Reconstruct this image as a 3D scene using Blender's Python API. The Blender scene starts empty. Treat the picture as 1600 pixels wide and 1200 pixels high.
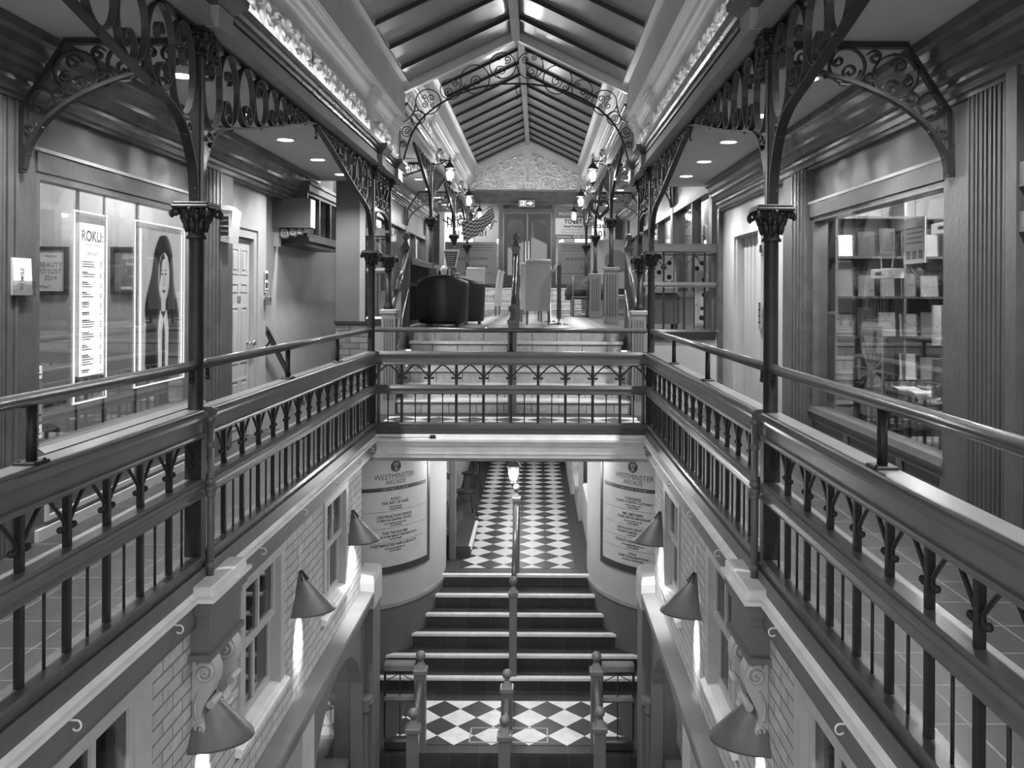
import bpy, bmesh, math, random
from mathutils import Vector, Matrix
PI = math.pi
random.seed(7)
JIT = random.Random(21)
SC = bpy.context.scene
COL = SC.collection

# ------------------------------------------------------------------ camera
CX, CZ, F = 0.295, 1.48, 1350.0
cam_d = bpy.data.cameras.new('camera')
cam = bpy.data.objects.new('camera', cam_d)
COL.objects.link(cam)
cam.location = (CX, 0, CZ)
cam.rotation_euler = (PI / 2, -0.005, 0)
cam_d.sensor_width = 36.0
cam_d.lens = F / 1600 * 36.0
cam_d.shift_x = -40 / 1600
cam_d.shift_y = -138 / 1600
cam_d.clip_start = 0.02
cam_d.clip_end = 200
SC.camera = cam

# ------------------------------------------------------------------ world, exposure
SC.view_settings.view_transform = 'Standard'
SC.view_settings.look = 'None'
SC.view_settings.gamma = 1.0
SC.view_settings.use_curve_mapping = False
SC.view_settings.exposure = 1.45
world = bpy.data.worlds.new('world')
SC.world = world
world.use_nodes = True
bg = world.node_tree.nodes['Background']
bg.inputs[0].default_value = (0.9, 0.9, 0.9, 1)
bg.inputs[1].default_value = 0.72

def add_light(name, kind, loc, energy, size=0.1, rot=None, spot=None, blend=0.6, spread=None):
    l = bpy.data.lights.new(name, kind)
    l.energy = energy
    if kind == 'AREA':
        l.shape = 'DISK'
        l.size = size
        if spread: l.spread = spread
    elif kind == 'SPOT':
        l.spot_size = spot or 2.0
        l.spot_blend = blend
        l.shadow_soft_size = size
    else:
        l.shadow_soft_size = size
    o = bpy.data.objects.new(name, l)
    COL.objects.link(o)
    o.location = loc
    if rot: o.rotation_euler = rot
    return o

# ------------------------------------------------------------------ materials (everything is grey: the place is shown in black and white)
MAT = {}
def mat(name, v, rough=0.5, metal=0.0, noise=0.0, nscale=8.0, bump=0.0, bscale=60.0, spec=0.5, coat=0.0):
    m = bpy.data.materials.new(name)
    m.use_nodes = True
    nt = m.node_tree
    b = nt.nodes['Principled BSDF']
    b.inputs['Base Color'].default_value = (v, v, v, 1)
    b.inputs['Roughness'].default_value = rough
    b.inputs['Metallic'].default_value = metal
    b.inputs['Specular IOR Level'].default_value = spec
    if coat:
        b.inputs['Coat Weight'].default_value = coat
        b.inputs['Coat Roughness'].default_value = 0.15
    if noise or bump:
        tc = nt.nodes.new('ShaderNodeTexCoord')
    if noise:
        n = nt.nodes.new('ShaderNodeTexNoise')
        n.inputs['Scale'].default_value = nscale
        n.inputs['Detail'].default_value = 5
        nt.links.new(tc.outputs['Object'], n.inputs['Vector'])
        mr = nt.nodes.new('ShaderNodeMapRange')
        mr.inputs[1].default_value = 0.25; mr.inputs[2].default_value = 0.75
        mr.inputs[3].default_value = v * (1 - noise); mr.inputs[4].default_value = v * (1 + noise)
        nt.links.new(n.outputs['Fac'], mr.inputs[0])
        nt.links.new(mr.outputs[0], b.inputs['Base Color'])
    if bump:
        n2 = nt.nodes.new('ShaderNodeTexNoise')
        n2.inputs['Scale'].default_value = bscale
        n2.inputs['Detail'].default_value = 4
        nt.links.new(tc.outputs['Object'], n2.inputs['Vector'])
        bp = nt.nodes.new('ShaderNodeBump')
        bp.inputs['Strength'].default_value = bump
        bp.inputs['Distance'].default_value = 0.01
        nt.links.new(n2.outputs['Fac'], bp.inputs['Height'])
        nt.links.new(bp.outputs[0], b.inputs['Normal'])
    MAT[name] = m
    return m

def emit(name, v, s):
    m = bpy.data.materials.new(name)
    m.use_nodes = True
    b = m.node_tree.nodes['Principled BSDF']
    b.inputs['Base Color'].default_value = (v, v, v, 1)
    b.inputs['Emission Color'].default_value = (1, 1, 1, 1)
    b.inputs['Emission Strength'].default_value = s
    MAT[name] = m
    return m

def glass(name, refl=0.10, tint=1.0, rough=0.0, edge=0.6):
    m = bpy.data.materials.new(name)
    m.use_nodes = True
    nt = m.node_tree
    nt.nodes.remove(nt.nodes['Principled BSDF'])
    out = nt.nodes['Material Output']
    t = nt.nodes.new('ShaderNodeBsdfTransparent'); t.inputs[0].default_value = (tint, tint, tint, 1)
    g = nt.nodes.new('ShaderNodeBsdfGlossy'); g.inputs['Roughness'].default_value = rough
    lw = nt.nodes.new('ShaderNodeLayerWeight'); lw.inputs[0].default_value = 0.35
    mr = nt.nodes.new('ShaderNodeMapRange')
    mr.inputs[3].default_value = refl; mr.inputs[4].default_value = edge
    nt.links.new(lw.outputs['Fresnel'], mr.inputs[0])
    mx = nt.nodes.new('ShaderNodeMixShader')
    nt.links.new(mr.outputs[0], mx.inputs[0])
    nt.links.new(t.outputs[0], mx.inputs[1]); nt.links.new(g.outputs[0], mx.inputs[2])
    nt.links.new(mx.outputs[0], out.inputs[0])
    MAT[name] = m
    return m

mat('iron', 0.022, 0.42, noise=0.3, nscale=12, bump=0.15, bscale=70, spec=0.3)
mat('iron_edge', 0.045, 0.36, noise=0.2)
mat('rail_paint', 0.125, 0.28, noise=0.12, nscale=5, bump=0.04, bscale=30)
mat('handrail', 0.085, 0.22, noise=0.15, nscale=6)
mat('dark_timber', 0.085, 0.25, noise=0.25, nscale=6, bump=0.06, bscale=25)
mat('shop_paint', 0.075, 0.33, noise=0.15, nscale=5, bump=0.25, bscale=22)
mat('shop_gloss', 0.085, 0.30, noise=0.1, nscale=4, bump=0.10, bscale=38)
mat('ent_paint', 0.27, 0.4, noise=0.12, nscale=4)
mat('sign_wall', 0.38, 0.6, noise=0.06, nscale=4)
mat('door_paint', 0.05, 0.4)
mat('cream', 0.40, 0.5, noise=0.10, nscale=3, bump=0.03, bscale=40)
mat('cream_bright', 0.37, 0.5, noise=0.08, nscale=4, bump=0.03, bscale=40)
mat('eave_paint', 0.56, 0.45, noise=0.08, nscale=3, bump=0.02, bscale=40)
mat('plaster', 0.80, 0.6, noise=0.12, nscale=5, bump=0.05, bscale=60)
mat('ceiling_paint', 0.42, 0.8, noise=0.05, nscale=3)
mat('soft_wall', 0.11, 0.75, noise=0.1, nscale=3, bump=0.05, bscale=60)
mat('sash', 0.40, 0.4, noise=0.1)
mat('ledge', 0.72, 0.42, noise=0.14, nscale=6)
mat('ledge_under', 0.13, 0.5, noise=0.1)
mat('canopy', 0.16, 0.4, noise=0.15, nscale=4)
mat('cone_metal', 0.10, 0.38, metal=0.2, noise=0.25, nscale=7)
mat('tread', 0.050, 0.55, noise=0.2, nscale=14)
mat('nosing', 0.72, 0.4, noise=0.12, nscale=12)
mat('black_paint', 0.02, 0.35)
mat('leather_dark', 0.028, 0.38, noise=0.2, bump=0.08, bscale=80)
mat('leather_cream', 0.52, 0.42, noise=0.06)
mat('wood', 0.16, 0.4, noise=0.25, nscale=9)
mat('wood_dark', 0.05, 0.35, noise=0.3, nscale=9)
mat('chrome', 0.6, 0.12, metal=1.0)
mat('paper', 0.62, 0.6)
mat('grey_paper', 0.25, 0.6)
mat('mid_grey', 0.14, 0.6)
mat('ink', 0.02, 0.6)
mat('ink_grey', 0.12, 0.6)
mat('board_sign', 0.46, 0.45, noise=0.06)
mat('board_border', 0.045, 0.4)
mat('cloth_dark', 0.07, 0.85, noise=0.35, nscale=25)
mat('wicker', 0.16, 0.6, noise=0.5, nscale=30)
mat('white_print', 0.75, 0.5)
mat('foliage', 0.05, 0.7, noise=0.5, nscale=20)
mat('dark_room', 0.05, 0.8)
mat('shop_wall', 0.42, 0.7, noise=0.06)
emit('lamp_glow', 0.9, 14.0)
emit('downlight_glow', 0.9, 10.0)
emit('edge_glow', 0.5, 0.9)
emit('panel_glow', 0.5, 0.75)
emit('portrait_glow', 0.30, 0.20)
emit('skin_print', 0.42, 0.22)
emit('shirt_print', 0.45, 0.30)
emit('sign_glow', 0.9, 1.2)
glass('shop_glass', 0.05, 0.95, 0.0, 0.50)
glass('dark_glass', 0.10, 0.55, 0.02, 0.7)
glass('lantern_glass', 0.04, 0.92, 0.05, 0.3)
glass('bauble_glass', 0.10, 0.88, 0.0, 0.9)

def nodes(m):
    return m.node_tree.nodes, m.node_tree.links, m.node_tree.nodes['Principled BSDF']

def brick_mat(name, v, mortar, bw, bh, plane='YZ', msize=0.012, bump=0.6, rough=0.6, offset=0.5, var=0.25):
    m = mat(name, v, rough)
    n, l, b = nodes(m)
    tc = n.new('ShaderNodeTexCoord'); sep = n.new('ShaderNodeSeparateXYZ'); cmb = n.new('ShaderNodeCombineXYZ')
    l.new(tc.outputs['Object'], sep.inputs[0])
    a, c = plane
    l.new(sep.outputs[a], cmb.inputs[0]); l.new(sep.outputs[c], cmb.inputs[1])
    br = n.new('ShaderNodeTexBrick')
    br.offset = offset
    br.inputs['Scale'].default_value = 1
    br.inputs['Brick Width'].default_value = bw
    br.inputs['Row Height'].default_value = bh
    br.inputs['Mortar Size'].default_value = msize
    br.inputs['Mortar Smooth'].default_value = 0.4
    br.inputs['Color1'].default_value = (v * (1 - var),) * 3 + (1,)
    br.inputs['Color2'].default_value = (v * (1 + var),) * 3 + (1,)
    br.inputs['Mortar'].default_value = (mortar,) * 3 + (1,)
    l.new(cmb.outputs[0], br.inputs['Vector'])
    nz = n.new('ShaderNodeTexNoise'); nz.inputs['Scale'].default_value = 18; nz.inputs['Detail'].default_value = 5
    l.new(tc.outputs['Object'], nz.inputs['Vector'])
    mx = n.new('ShaderNodeMix'); mx.data_type = 'RGBA'; mx.blend_type = 'MULTIPLY'; mx.inputs[0].default_value = 0.5
    l.new(br.outputs['Color'], mx.inputs[6]); l.new(nz.outputs['Fac'], mx.inputs[7])
    ad = n.new('ShaderNodeMix'); ad.data_type = 'RGBA'; ad.blend_type = 'MULTIPLY'; ad.inputs[0].default_value = 1
    ad.inputs[7].default_value = (1.3, 1.3, 1.3, 1)
    l.new(mx.outputs[2], ad.inputs[6]); l.new(ad.outputs[2], b.inputs['Base Color'])
    bp = n.new('ShaderNodeBump'); bp.inputs['Strength'].default_value = bump; bp.inputs['Distance'].default_value = 0.008
    iv = n.new('ShaderNodeMath'); iv.operation = 'MULTIPLY_ADD'; iv.inputs[1].default_value = -1.0
    l.new(br.outputs['Fac'], iv.inputs[0]); l.new(nz.outputs['Fac'], iv.inputs[2])
    l.new(iv.outputs[0], bp.inputs['Height']); l.new(bp.outputs[0], b.inputs['Normal'])
    return m
brick_mat('brick', 0.42, 0.20, 0.235, 0.076, 'YZ', 0.006, 1.0, var=0.07)
brick_mat('brick_x', 0.17, 0.10, 0.235, 0.078, 'XZ', 0.010, 0.9)
brick_mat('floor_tile', 0.036, 0.11, 0.3, 0.3, 'XY', 0.005, 0.15, 0.38, 0.0, 0.12)
brick_mat('riser_tile', 0.60, 0.10, 0.345, 0.32, 'XZ', 0.006, 0.2, 0.4, 0.35, 0.06)
brick_mat('riser_dark', 0.035, 0.075, 0.33, 0.9, 'XZ', 0.005, 0.2, 0.5, 0.0, 0.2)

def checker_mat(name, ox, oy, tile=0.424, w=0.62, k=0.05, flip=False):
    m = mat(name, w, 0.35)
    n, l, b = nodes(m)
    tc = n.new('ShaderNodeTexCoord'); sep = n.new('ShaderNodeSeparateXYZ')
    l.new(tc.outputs['Object'], sep.inputs[0])
    def mth(op, a, c, d=None):
        x = n.new('ShaderNodeMath'); x.operation = op
        for i, q in enumerate((a, c, d)):
            if q is None: continue
            if isinstance(q, (int, float)): x.inputs[i].default_value = q
            else: l.new(q, x.inputs[i])
        return x.outputs[0]
    dx = mth('SUBTRACT', sep.outputs['X'], ox); dy = mth('SUBTRACT', sep.outputs['Y'], oy)
    p = mth('DIVIDE', mth('ADD', dx, dy), tile); q = mth('DIVIDE', mth('SUBTRACT', dy, dx), tile)
    par = mth('FLOORED_MODULO', mth('ADD', mth('FLOOR', p, 0), mth('FLOOR', q, 0)), 2)
    nz = n.new('ShaderNodeTexNoise'); nz.inputs['Scale'].default_value = 9; nz.inputs['Detail'].default_value = 6
    l.new(tc.outputs['Object'], nz.inputs['Vector'])
    base = mth('MULTIPLY_ADD', par, (k - w) if not flip else (w - k), w if not flip else k)
    val = mth('MULTIPLY', base, mth('MULTIPLY_ADD', nz.outputs['Fac'], 0.5, 0.75))
    cmb = n.new('ShaderNodeCombineXYZ')
    for i in range(3): l.new(val, cmb.inputs[i])
    l.new(cmb.outputs[0], b.inputs['Base Color'])
    return m
checker_mat('checker_passage', 0.23, 12.96, k=0.045)
checker_mat('checker_low', -0.623, 10.982, w=0.82, k=0.04)
checker_mat('checker_land', -1.106, 10.268, w=0.75, k=0.055)
checker_mat('checker_up', -1.106, 12.6, w=0.62, k=0.10)

def roof_mat():
    m = bpy.data.materials.new('roof_pane'); m.use_nodes = True
    nt = m.node_tree; n, l = nt.nodes, nt.links
    b = n['Principled BSDF']
    b.inputs['Base Color'].default_value = (0.20, 0.20, 0.20, 1)
    b.inputs['Roughness'].default_value = 0.25
    tr = n.new('ShaderNodeBsdfTranslucent'); tr.inputs[0].default_value = (0.5, 0.5, 0.5, 1)
    mx = n.new('ShaderNodeMixShader'); mx.inputs[0].default_value = 0.05
    l.new(b.outputs[0], mx.inputs[1]); l.new(tr.outputs[0], mx.inputs[2])
    l.new(mx.outputs[0], n['Material Output'].inputs[0])
    MAT['roof_pane'] = m
roof_mat()
def cow_mat():
    m = mat('cow_print', 0.7, 0.7)
    n, l, b = nodes(m)
    tc = n.new('ShaderNodeTexCoord'); nz = n.new('ShaderNodeTexVoronoi'); nz.inputs['Scale'].default_value = 9
    l.new(tc.outputs['Object'], nz.inputs['Vector'])
    cr = n.new('ShaderNodeValToRGB'); cr.color_ramp.interpolation = 'CONSTANT'
    cr.color_ramp.elements[0].color = (0.02, 0.02, 0.02, 1); cr.color_ramp.elements[1].color = (0.7, 0.7, 0.7, 1); cr.color_ramp.elements[1].position = 0.33
    l.new(nz.outputs['Distance'], cr.inputs[0]); l.new(cr.outputs[0], b.inputs['Base Color'])
cow_mat()
def cloth_check():
    m = mat('check_cloth', 0.5, 0.7)
    n, l, b = nodes(m)
    tc = n.new('ShaderNodeTexCoord'); ck = n.new('ShaderNodeTexChecker'); ck.inputs['Scale'].default_value = 9
    ck.inputs['Color1'].default_value = (0.04, 0.04, 0.04, 1); ck.inputs['Color2'].default_value = (0.42, 0.42, 0.42, 1)
    sp_ = n.new('ShaderNodeSeparateXYZ'); cb_ = n.new('ShaderNodeCombineXYZ'); cb_.inputs[2].default_value = 0.03
    l.new(tc.outputs['UV'], sp_.inputs[0]); l.new(sp_.outputs[0], cb_.inputs[0]); l.new(sp_.outputs[1], cb_.inputs[1]); l.new(cb_.outputs[0], ck.inputs['Vector']); l.new(ck.outputs[0], b.inputs['Base Color'])
cloth_check()

# ------------------------------------------------------------------ mesh builder
class MB:
    def __init__(s):
        s.v, s.f, s.sm, s.uv = [], [], [], None
    def add(s, vs, fs, smooth=False):
        o = len(s.v)
        s.v += [tuple(p) for p in vs]
        s.f += [tuple(i + o for i in f) for f in fs]
        s.sm += [smooth] * len(fs)
        return s
    def box(s, x0, x1, y0, y1, z0, z1):
        x0, x1 = min(x0, x1), max(x0, x1); y0, y1 = min(y0, y1), max(y0, y1); z0, z1 = min(z0, z1), max(z0, z1)
        j = JIT.random() * 0.0007       # no two boxes share a face exactly
        x0 -= j; y0 -= j; z0 -= j; x1 += j; y1 += j; z1 += j
        vs = [(x, y, z) for z in (z0, z1) for y in (y0, y1) for x in (x0, x1)]
        return s.add(vs, [(0, 2, 3, 1), (4, 5, 7, 6), (0, 1, 5, 4), (2, 6, 7, 3), (0, 4, 6, 2), (1, 3, 7, 5)])
    def bbox(s, x0, x1, y0, y1, z0, z1, c=0.01):
        """box with chamfered top and vertical edges"""
        s.loft([[(x0 + c, y0, z0), (x1 - c, y0, z0), (x1, y0 + c, z0), (x1, y1 - c, z0), (x1 - c, y1, z0), (x0 + c, y1, z0), (x0, y1 - c, z0), (x0, y0 + c, z0)],
                [(x0 + c, y0, z1 - c), (x1 - c, y0, z1 - c), (x1, y0 + c, z1 - c), (x1, y1 - c, z1 - c), (x1 - c, y1, z1 - c), (x0 + c, y1, z1 - c), (x0, y1 - c, z1 - c), (x0, y0 + c, z1 - c)],
                [(x0 + 2 * c, y0 + c, z1), (x1 - 2 * c, y0 + c, z1), (x1 - c, y0 + 2 * c, z1), (x1 - c, y1 - 2 * c, z1), (x1 - 2 * c, y1 - c, z1), (x0 + 2 * c, y1 - c, z1), (x0 + c, y1 - 2 * c, z1), (x0 + c, y0 + 2 * c, z1)]])
        return s
    def loft(s, rings, cap=True, smooth=False, closed=True):
        n = len(rings[0]); vs = [p for r in rings for p in r]; fs = []
        for k in range(len(rings) - 1):
            for i in range(n if closed else n - 1):
                j = (i + 1) % n
                fs.append((k * n + i, k * n + j, (k + 1) * n + j, (k + 1) * n + i))
        s.add(vs, fs, smooth)
        if cap and closed:
            o = len(s.v) - len(vs)
            s.f += [tuple(o + i for i in reversed(range(n))), tuple(o + (len(rings) - 1) * n + i for i in range(n))]
            s.sm += [False, False]
        return s
    def prism(s, prof, a0, a1, axis='y', sx=1):
        """polygon of (u, z) points swept along an axis; u is x for axis y, y for axis x"""
        if axis == 'y': r = [[(sx * u, a, z) for u, z in prof] for a in (a0, a1)]
        elif axis == 'x': r = [[(a, u, z) for u, z in prof] for a in (a0, a1)]
        else: r = [[(u, z, a) for u, z in prof] for a in (a0, a1)]
        return s.loft(r)
    def tube(s, path, r, n=8, smooth=True, cap=True):
        P = [Vector(p) for p in path]
        rs = r if isinstance(r, (list, tuple)) else [r] * len(P)
        rings = []; nrm = None
        for i, p in enumerate(P):
            t = (P[min(i + 1, len(P) - 1)] - P[max(i - 1, 0)])
            if t.length < 1e-9: t = Vector((0, 0, 1))
            t.normalize()
            if nrm is None:
                a = Vector((1, 0, 0)) if abs(t.x) < 0.8 else Vector((0, 1, 0))
                nrm = t.cross(a).normalized()
            else:
                nrm = (nrm - t * nrm.dot(t))
                if nrm.length < 1e-6: nrm = t.cross(Vector((1, 0, 0)))
                nrm.normalize()
            b = t.cross(nrm)
            rings.append([p + (nrm * math.cos(2 * PI * k / n) + b * math.sin(2 * PI * k / n)) * rs[i] for k in range(n)])
        return s.loft(rings, cap, smooth)
    def band(s, path, w, t, axis):
        """flat bar: path in 3d, width w along axis, thickness t across"""
        P = [Vector(p) for p in path]; A = Vector(axis).normalized(); rings = []
        for i, p in enumerate(P):
            d = (P[min(i + 1, len(P) - 1)] - P[max(i - 1, 0)]).normalized()
            m = A.cross(d).normalized()
            rings.append([p + A * w / 2 + m * t / 2, p - A * w / 2 + m * t / 2, p - A * w / 2 - m * t / 2, p + A * w / 2 - m * t / 2])
        return s.loft(rings)
    def lathe(s, prof, c=(0, 0, 0), n=16, smooth=True, a0=0, a1=2 * PI, sx=1, sy=1, cap=True):
        full = abs(a1 - a0 - 2 * PI) < 1e-6
        m = n if full else n + 1
        rings = [[(c[0] + sx * r * math.cos(a0 + (a1 - a0) * k / n), c[1] + sy * r * math.sin(a0 + (a1 - a0) * k / n), c[2] + z) for k in range(m)] for r, z in prof]
        return s.loft(rings, cap=full and cap, smooth=smooth, closed=full)
    def sphere(s, c, r, n=10, m=6, sz=1.0):
        return s.lathe([(max(1e-4, r * math.sin(PI * i / m)), -r * sz * math.cos(PI * i / m)) for i in range(m + 1)], c, n)
    def xform(s, M):
        s.v = [tuple(M @ Vector(p)) for p in s.v]; return s
    def build(s, name, material, parent=None, loc=None, rot=None, kind=None, recalc=True):
        me = bpy.data.meshes.new(name)
        me.from_pydata(s.v, [], s.f)
        if len(s.sm) == len(me.polygons):
            me.polygons.foreach_set('use_smooth', s.sm)
        if recalc:
            b = bmesh.new(); b.from_mesh(me); bmesh.ops.recalc_face_normals(b, faces=b.faces); b.to_mesh(me); b.free()
        me.materials.append(MAT[material] if isinstance(material, str) else material)
        o = bpy.data.objects.new(name, me); COL.objects.link(o)
        if parent: o.parent = parent
        if loc: o.location = loc
        if rot: o.rotation_euler = rot
        if kind: o['kind'] = kind
        return o

def struct(mb, name, material):
    return mb.build(name, material, kind='structure')
def thing(name, label, cat, loc=(0, 0, 0), rotz=0, group=None):
    o = bpy.data.objects.new(name, None); COL.objects.link(o)
    o.empty_display_size = 0.1
    o.location = loc; o.rotation_euler = (0, 0, rotz)
    o['label'] = label; o['category'] = cat
    if group: o['group'] = group
    return o
def tag(o, label, cat, group=None):
    o['label'] = label; o['category'] = cat
    if group: o['group'] = group
    return o
KIDS = {}
def child(o, par):
    o.parent = par
    return o
def dup(root, loc, rotz, label, group=None):
    r = root.copy(); COL.objects.link(r); r.location = loc; r.rotation_euler = (0, 0, rotz); r['label'] = label
    if group: r['group'] = group
    for ch in list(root.children):
        c = ch.copy(); COL.objects.link(c); c.parent = r
        for g in list(ch.children):
            d = g.copy(); COL.objects.link(d); d.parent = c
    return r
def shared(o, parent, loc=(0, 0, 0), rot=(0, 0, 0)):
    c = o.copy(); COL.objects.link(c); c.parent = parent; c.location = loc; c.rotation_euler = rot
    return c

def crom(pts, n=6):
    """smooth polyline through points"""
    P = [Vector(p) for p in pts]; out = []
    for i in range(len(P) - 1):
        p0, p1, p2, p3 = P[max(i - 1, 0)], P[i], P[i + 1], P[min(i + 2, len(P) - 1)]
        for k in range(n):
            t = k / n
            out.append(0.5 * ((2 * p1) + (p2 - p0) * t + (2 * p0 - 5 * p1 + 4 * p2 - p3) * t * t + (3 * p1 - p0 - 3 * p2 + p3) * t ** 3))
    out.append(P[-1])
    return out

def text_geo(txt, size, align='CENTER', bold=0.0, spacing=1.0):
    c = bpy.data.curves.new('txt', 'FONT')
    c.body = txt; c.size = size; c.align_x = align; c.align_y = 'BOTTOM_BASELINE'; c.resolution_u = 3
    c.offset = bold; c.space_character = spacing
    o = bpy.data.objects.new('txt', c)
    me = bpy.data.meshes.new_from_object(o)
    vs = [tuple(v.co) for v in me.vertices]; fs = [tuple(p.vertices) for p in me.polygons]
    bpy.data.objects.remove(o); bpy.data.meshes.remove(me); bpy.data.curves.remove(c)
    return vs, fs
def put_text(mb, txt, size, fn, align='CENTER', bold=0.0, sx=1.0, spacing=1.0):
    """fn maps (x, y) of the lettering to a point in space"""
    vs, fs = text_geo(txt, size, align, bold, spacing)
    mb.add([fn(v[0] * sx, v[1]) for v in vs], fs)
    return mb
# ================================================================== SETTING
R = 0.85          # the far half of the arcade sits this much higher
UF = 1.008        # upper floor level
YS = 11.3         # where the roof steps up
YG = 24.1         # far gable
def sbox(mb, s, d0, d1, y0, y1, z0, z1):
    return mb.box(s * d0, s * d1, y0, y1, z0, z1)

ENT_ARCH = [(1.47, 2.945), (1.455, 2.93), (1.67, 2.93), (1.67, 3.045), (1.48, 3.045), (1.48, 2.965), (1.47, 2.96)]
ENT_CORN = [(1.67, 3.045), (1.50, 3.045), (1.495, 3.06), (1.475, 3.062), (1.47, 3.085), (1.445, 3.09), (1.435, 3.112), (1.418, 3.118), (1.414, 3.15), (1.67, 3.15)]
ENT_CROWN = [(1.62, 3.62), (1.585, 3.62), (1.58, 3.65), (1.56, 3.665), (1.55, 3.70), (1.525, 3.715), (1.52, 3.77), (1.62, 3.77)]
def shift(p, dz): return [(a, b + dz) for a, b in p]
PLAST = []
for s, side in ((-1, 'left'), (1, 'right')):
    for (ya, yb, dz) in ((-1.5, YS, 0.0), (YS, YG, R)):
        struct(MB().prism(shift(ENT_ARCH, dz), ya, yb, 'y', s), 'trim_1', 'ent_paint')
        struct(MB().prism(shift(ENT_CORN, dz), ya, yb, 'y', s), 'trim_2', 'dark_timber')
        struct(sbox(MB(), s, 1.60, 1.85, ya, yb, 3.15 + dz, 3.80 + dz), 'wall_' + side, 'eave_paint')
        struct(MB().prism(shift(ENT_CROWN, dz), ya, yb, 'y', s), 'trim_3', 'eave_paint')
        eb = MB()
        sbox(eb, s, 1.45, 1.85, ya, yb, 3.772 + dz, 4.20 + dz)
        for z in (3.80, 4.17):
            sbox(eb, s, 1.435, 1.45, ya, yb, z + dz - 0.018, z + dz + 0.018)
        sbox(eb, s, 1.475, 1.485, ya, yb, 3.765 + dz, 3.772 + dz)
        struct(eb, 'trim_4', 'eave_paint')
        # gallery ceiling
        yc = yb if dz else (11.1 if s < 0 else 11.5)
        struct(sbox(MB(), s, 1.66, 3.2, ya if not dz else (11.25 if s < 0 else 11.6), yc, 2.942 + dz, 3.04 + dz), 'ceiling', 'ceiling_paint')
    # step in the ceiling between the two levels
    struct(sbox(MB(), s, 1.86, 3.2, YS - (0.2 if s < 0 else -0.2), YS + (0.0 if s < 0 else 0.35), 3.04, 3.80), 'wall_back', 'soft_wall')

# pilasters on the frieze and the broken-forward blocks above the paired columns
def pilaster(s, y, w, dz):
    mb = MB()
    sbox(mb, s, 1.545, 1.61, y - w / 2, y + w / 2, 3.15 + dz, 3.63 + dz)
    for k, (e, z0, z1) in enumerate(((0.015, 3.60, 3.63), (0.035, 3.63, 3.67), (0.055, 3.67, 3.71), (0.07, 3.71, 3.765))):
        sbox(mb, s, 1.545 - e, 1.61, y - w / 2 - e, y + w / 2 + e, z0 + dz, z1 + dz)
    struct(mb, 'trim_5', 'eave_paint')
def ressaut(s, y, dz, w=0.11):
    mb = MB()
    sbox(mb, s, 1.435, 1.68, y - w, y + w, 2.925 + dz, 3.045 + dz)
    struct(mb, 'trim_6', 'ent_paint')
    mb = MB()
    pr = [(1.50, 3.045, 0), (1.475, 3.062, 0.025), (1.445, 3.09, 0.055), (1.418, 3.118, 0.08), (1.414, 3.155, 0.085)]
    rings = []
    for d, z, e in pr:
        d2 = d - 0.045
        rings.append([(s * d2, y - w - e, z + dz), (s * 1.69, y - w - e, z + dz), (s * 1.69, y + w + e, z + dz), (s * d2, y + w + e, z + dz)])
    mb.loft(rings)
    struct(mb, 'trim_7', 'dark_timber')
COLS_Y = [4.72, 9.7, 10.8, 15.05, 19.2, 22.8]
for s in (-1, 1):
    for y in (0.1, 4.78, 9.6): pilaster(s, y, 0.16, 0)
    pilaster(s, 11.15, 0.24, 0)
    for y in (15.05, 19.2, 22.8): pilaster(s, y, 0.16, R)
    for y in (4.78, 9.7, 10.8): ressaut(s, y, 0)
    for y in (15.05, 19.2, 22.8): ressaut(s, y, R)

# moulded plaster relief: a grid pushed out along scroll strokes
def spiral_pts(cx, cy, r, a0, turns, sgn, n=26, inner=0.2):
    out = []
    for i in range(n):
        t = i / (n - 1); a = a0 + sgn * 2 * PI * turns * t
        rr = r * (1 - (1 - inner) * t)
        out.append((cx + rr * math.cos(a), cy + rr * math.sin(a)))
    return out
import numpy as np
def relief_h(X, Y, strokes):
    H = np.zeros_like(X)
    for pts, w, a in strokes:
        for (x0, y0), (x1, y1) in zip(pts[:-1], pts[1:]):
            dx, dy = x1 - x0, y1 - y0; L2 = dx * dx + dy * dy + 1e-12
            m = (X > min(x0, x1) - w) & (X < max(x0, x1) + w) & (Y > min(y0, y1) - w) & (Y < max(y0, y1) + w)
            if not m.any(): continue
            t = np.clip(((X[m] - x0) * dx + (Y[m] - y0) * dy) / L2, 0, 1)
            d = np.hypot(X[m] - x0 - t * dx, Y[m] - y0 - t * dy) / w
            H[m] = np.maximum(H[m], a * np.sqrt(np.clip(1 - d * d, 0, 1)))
    return H
def leaf(cx, cy, L, a, w):
    p = [(cx + L * t * math.cos(a + 0.5 * t), cy + L * t * math.sin(a + 0.5 * t)) for t in (0, .35, .7, 1)]
    return (p, w, 0.9)
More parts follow.
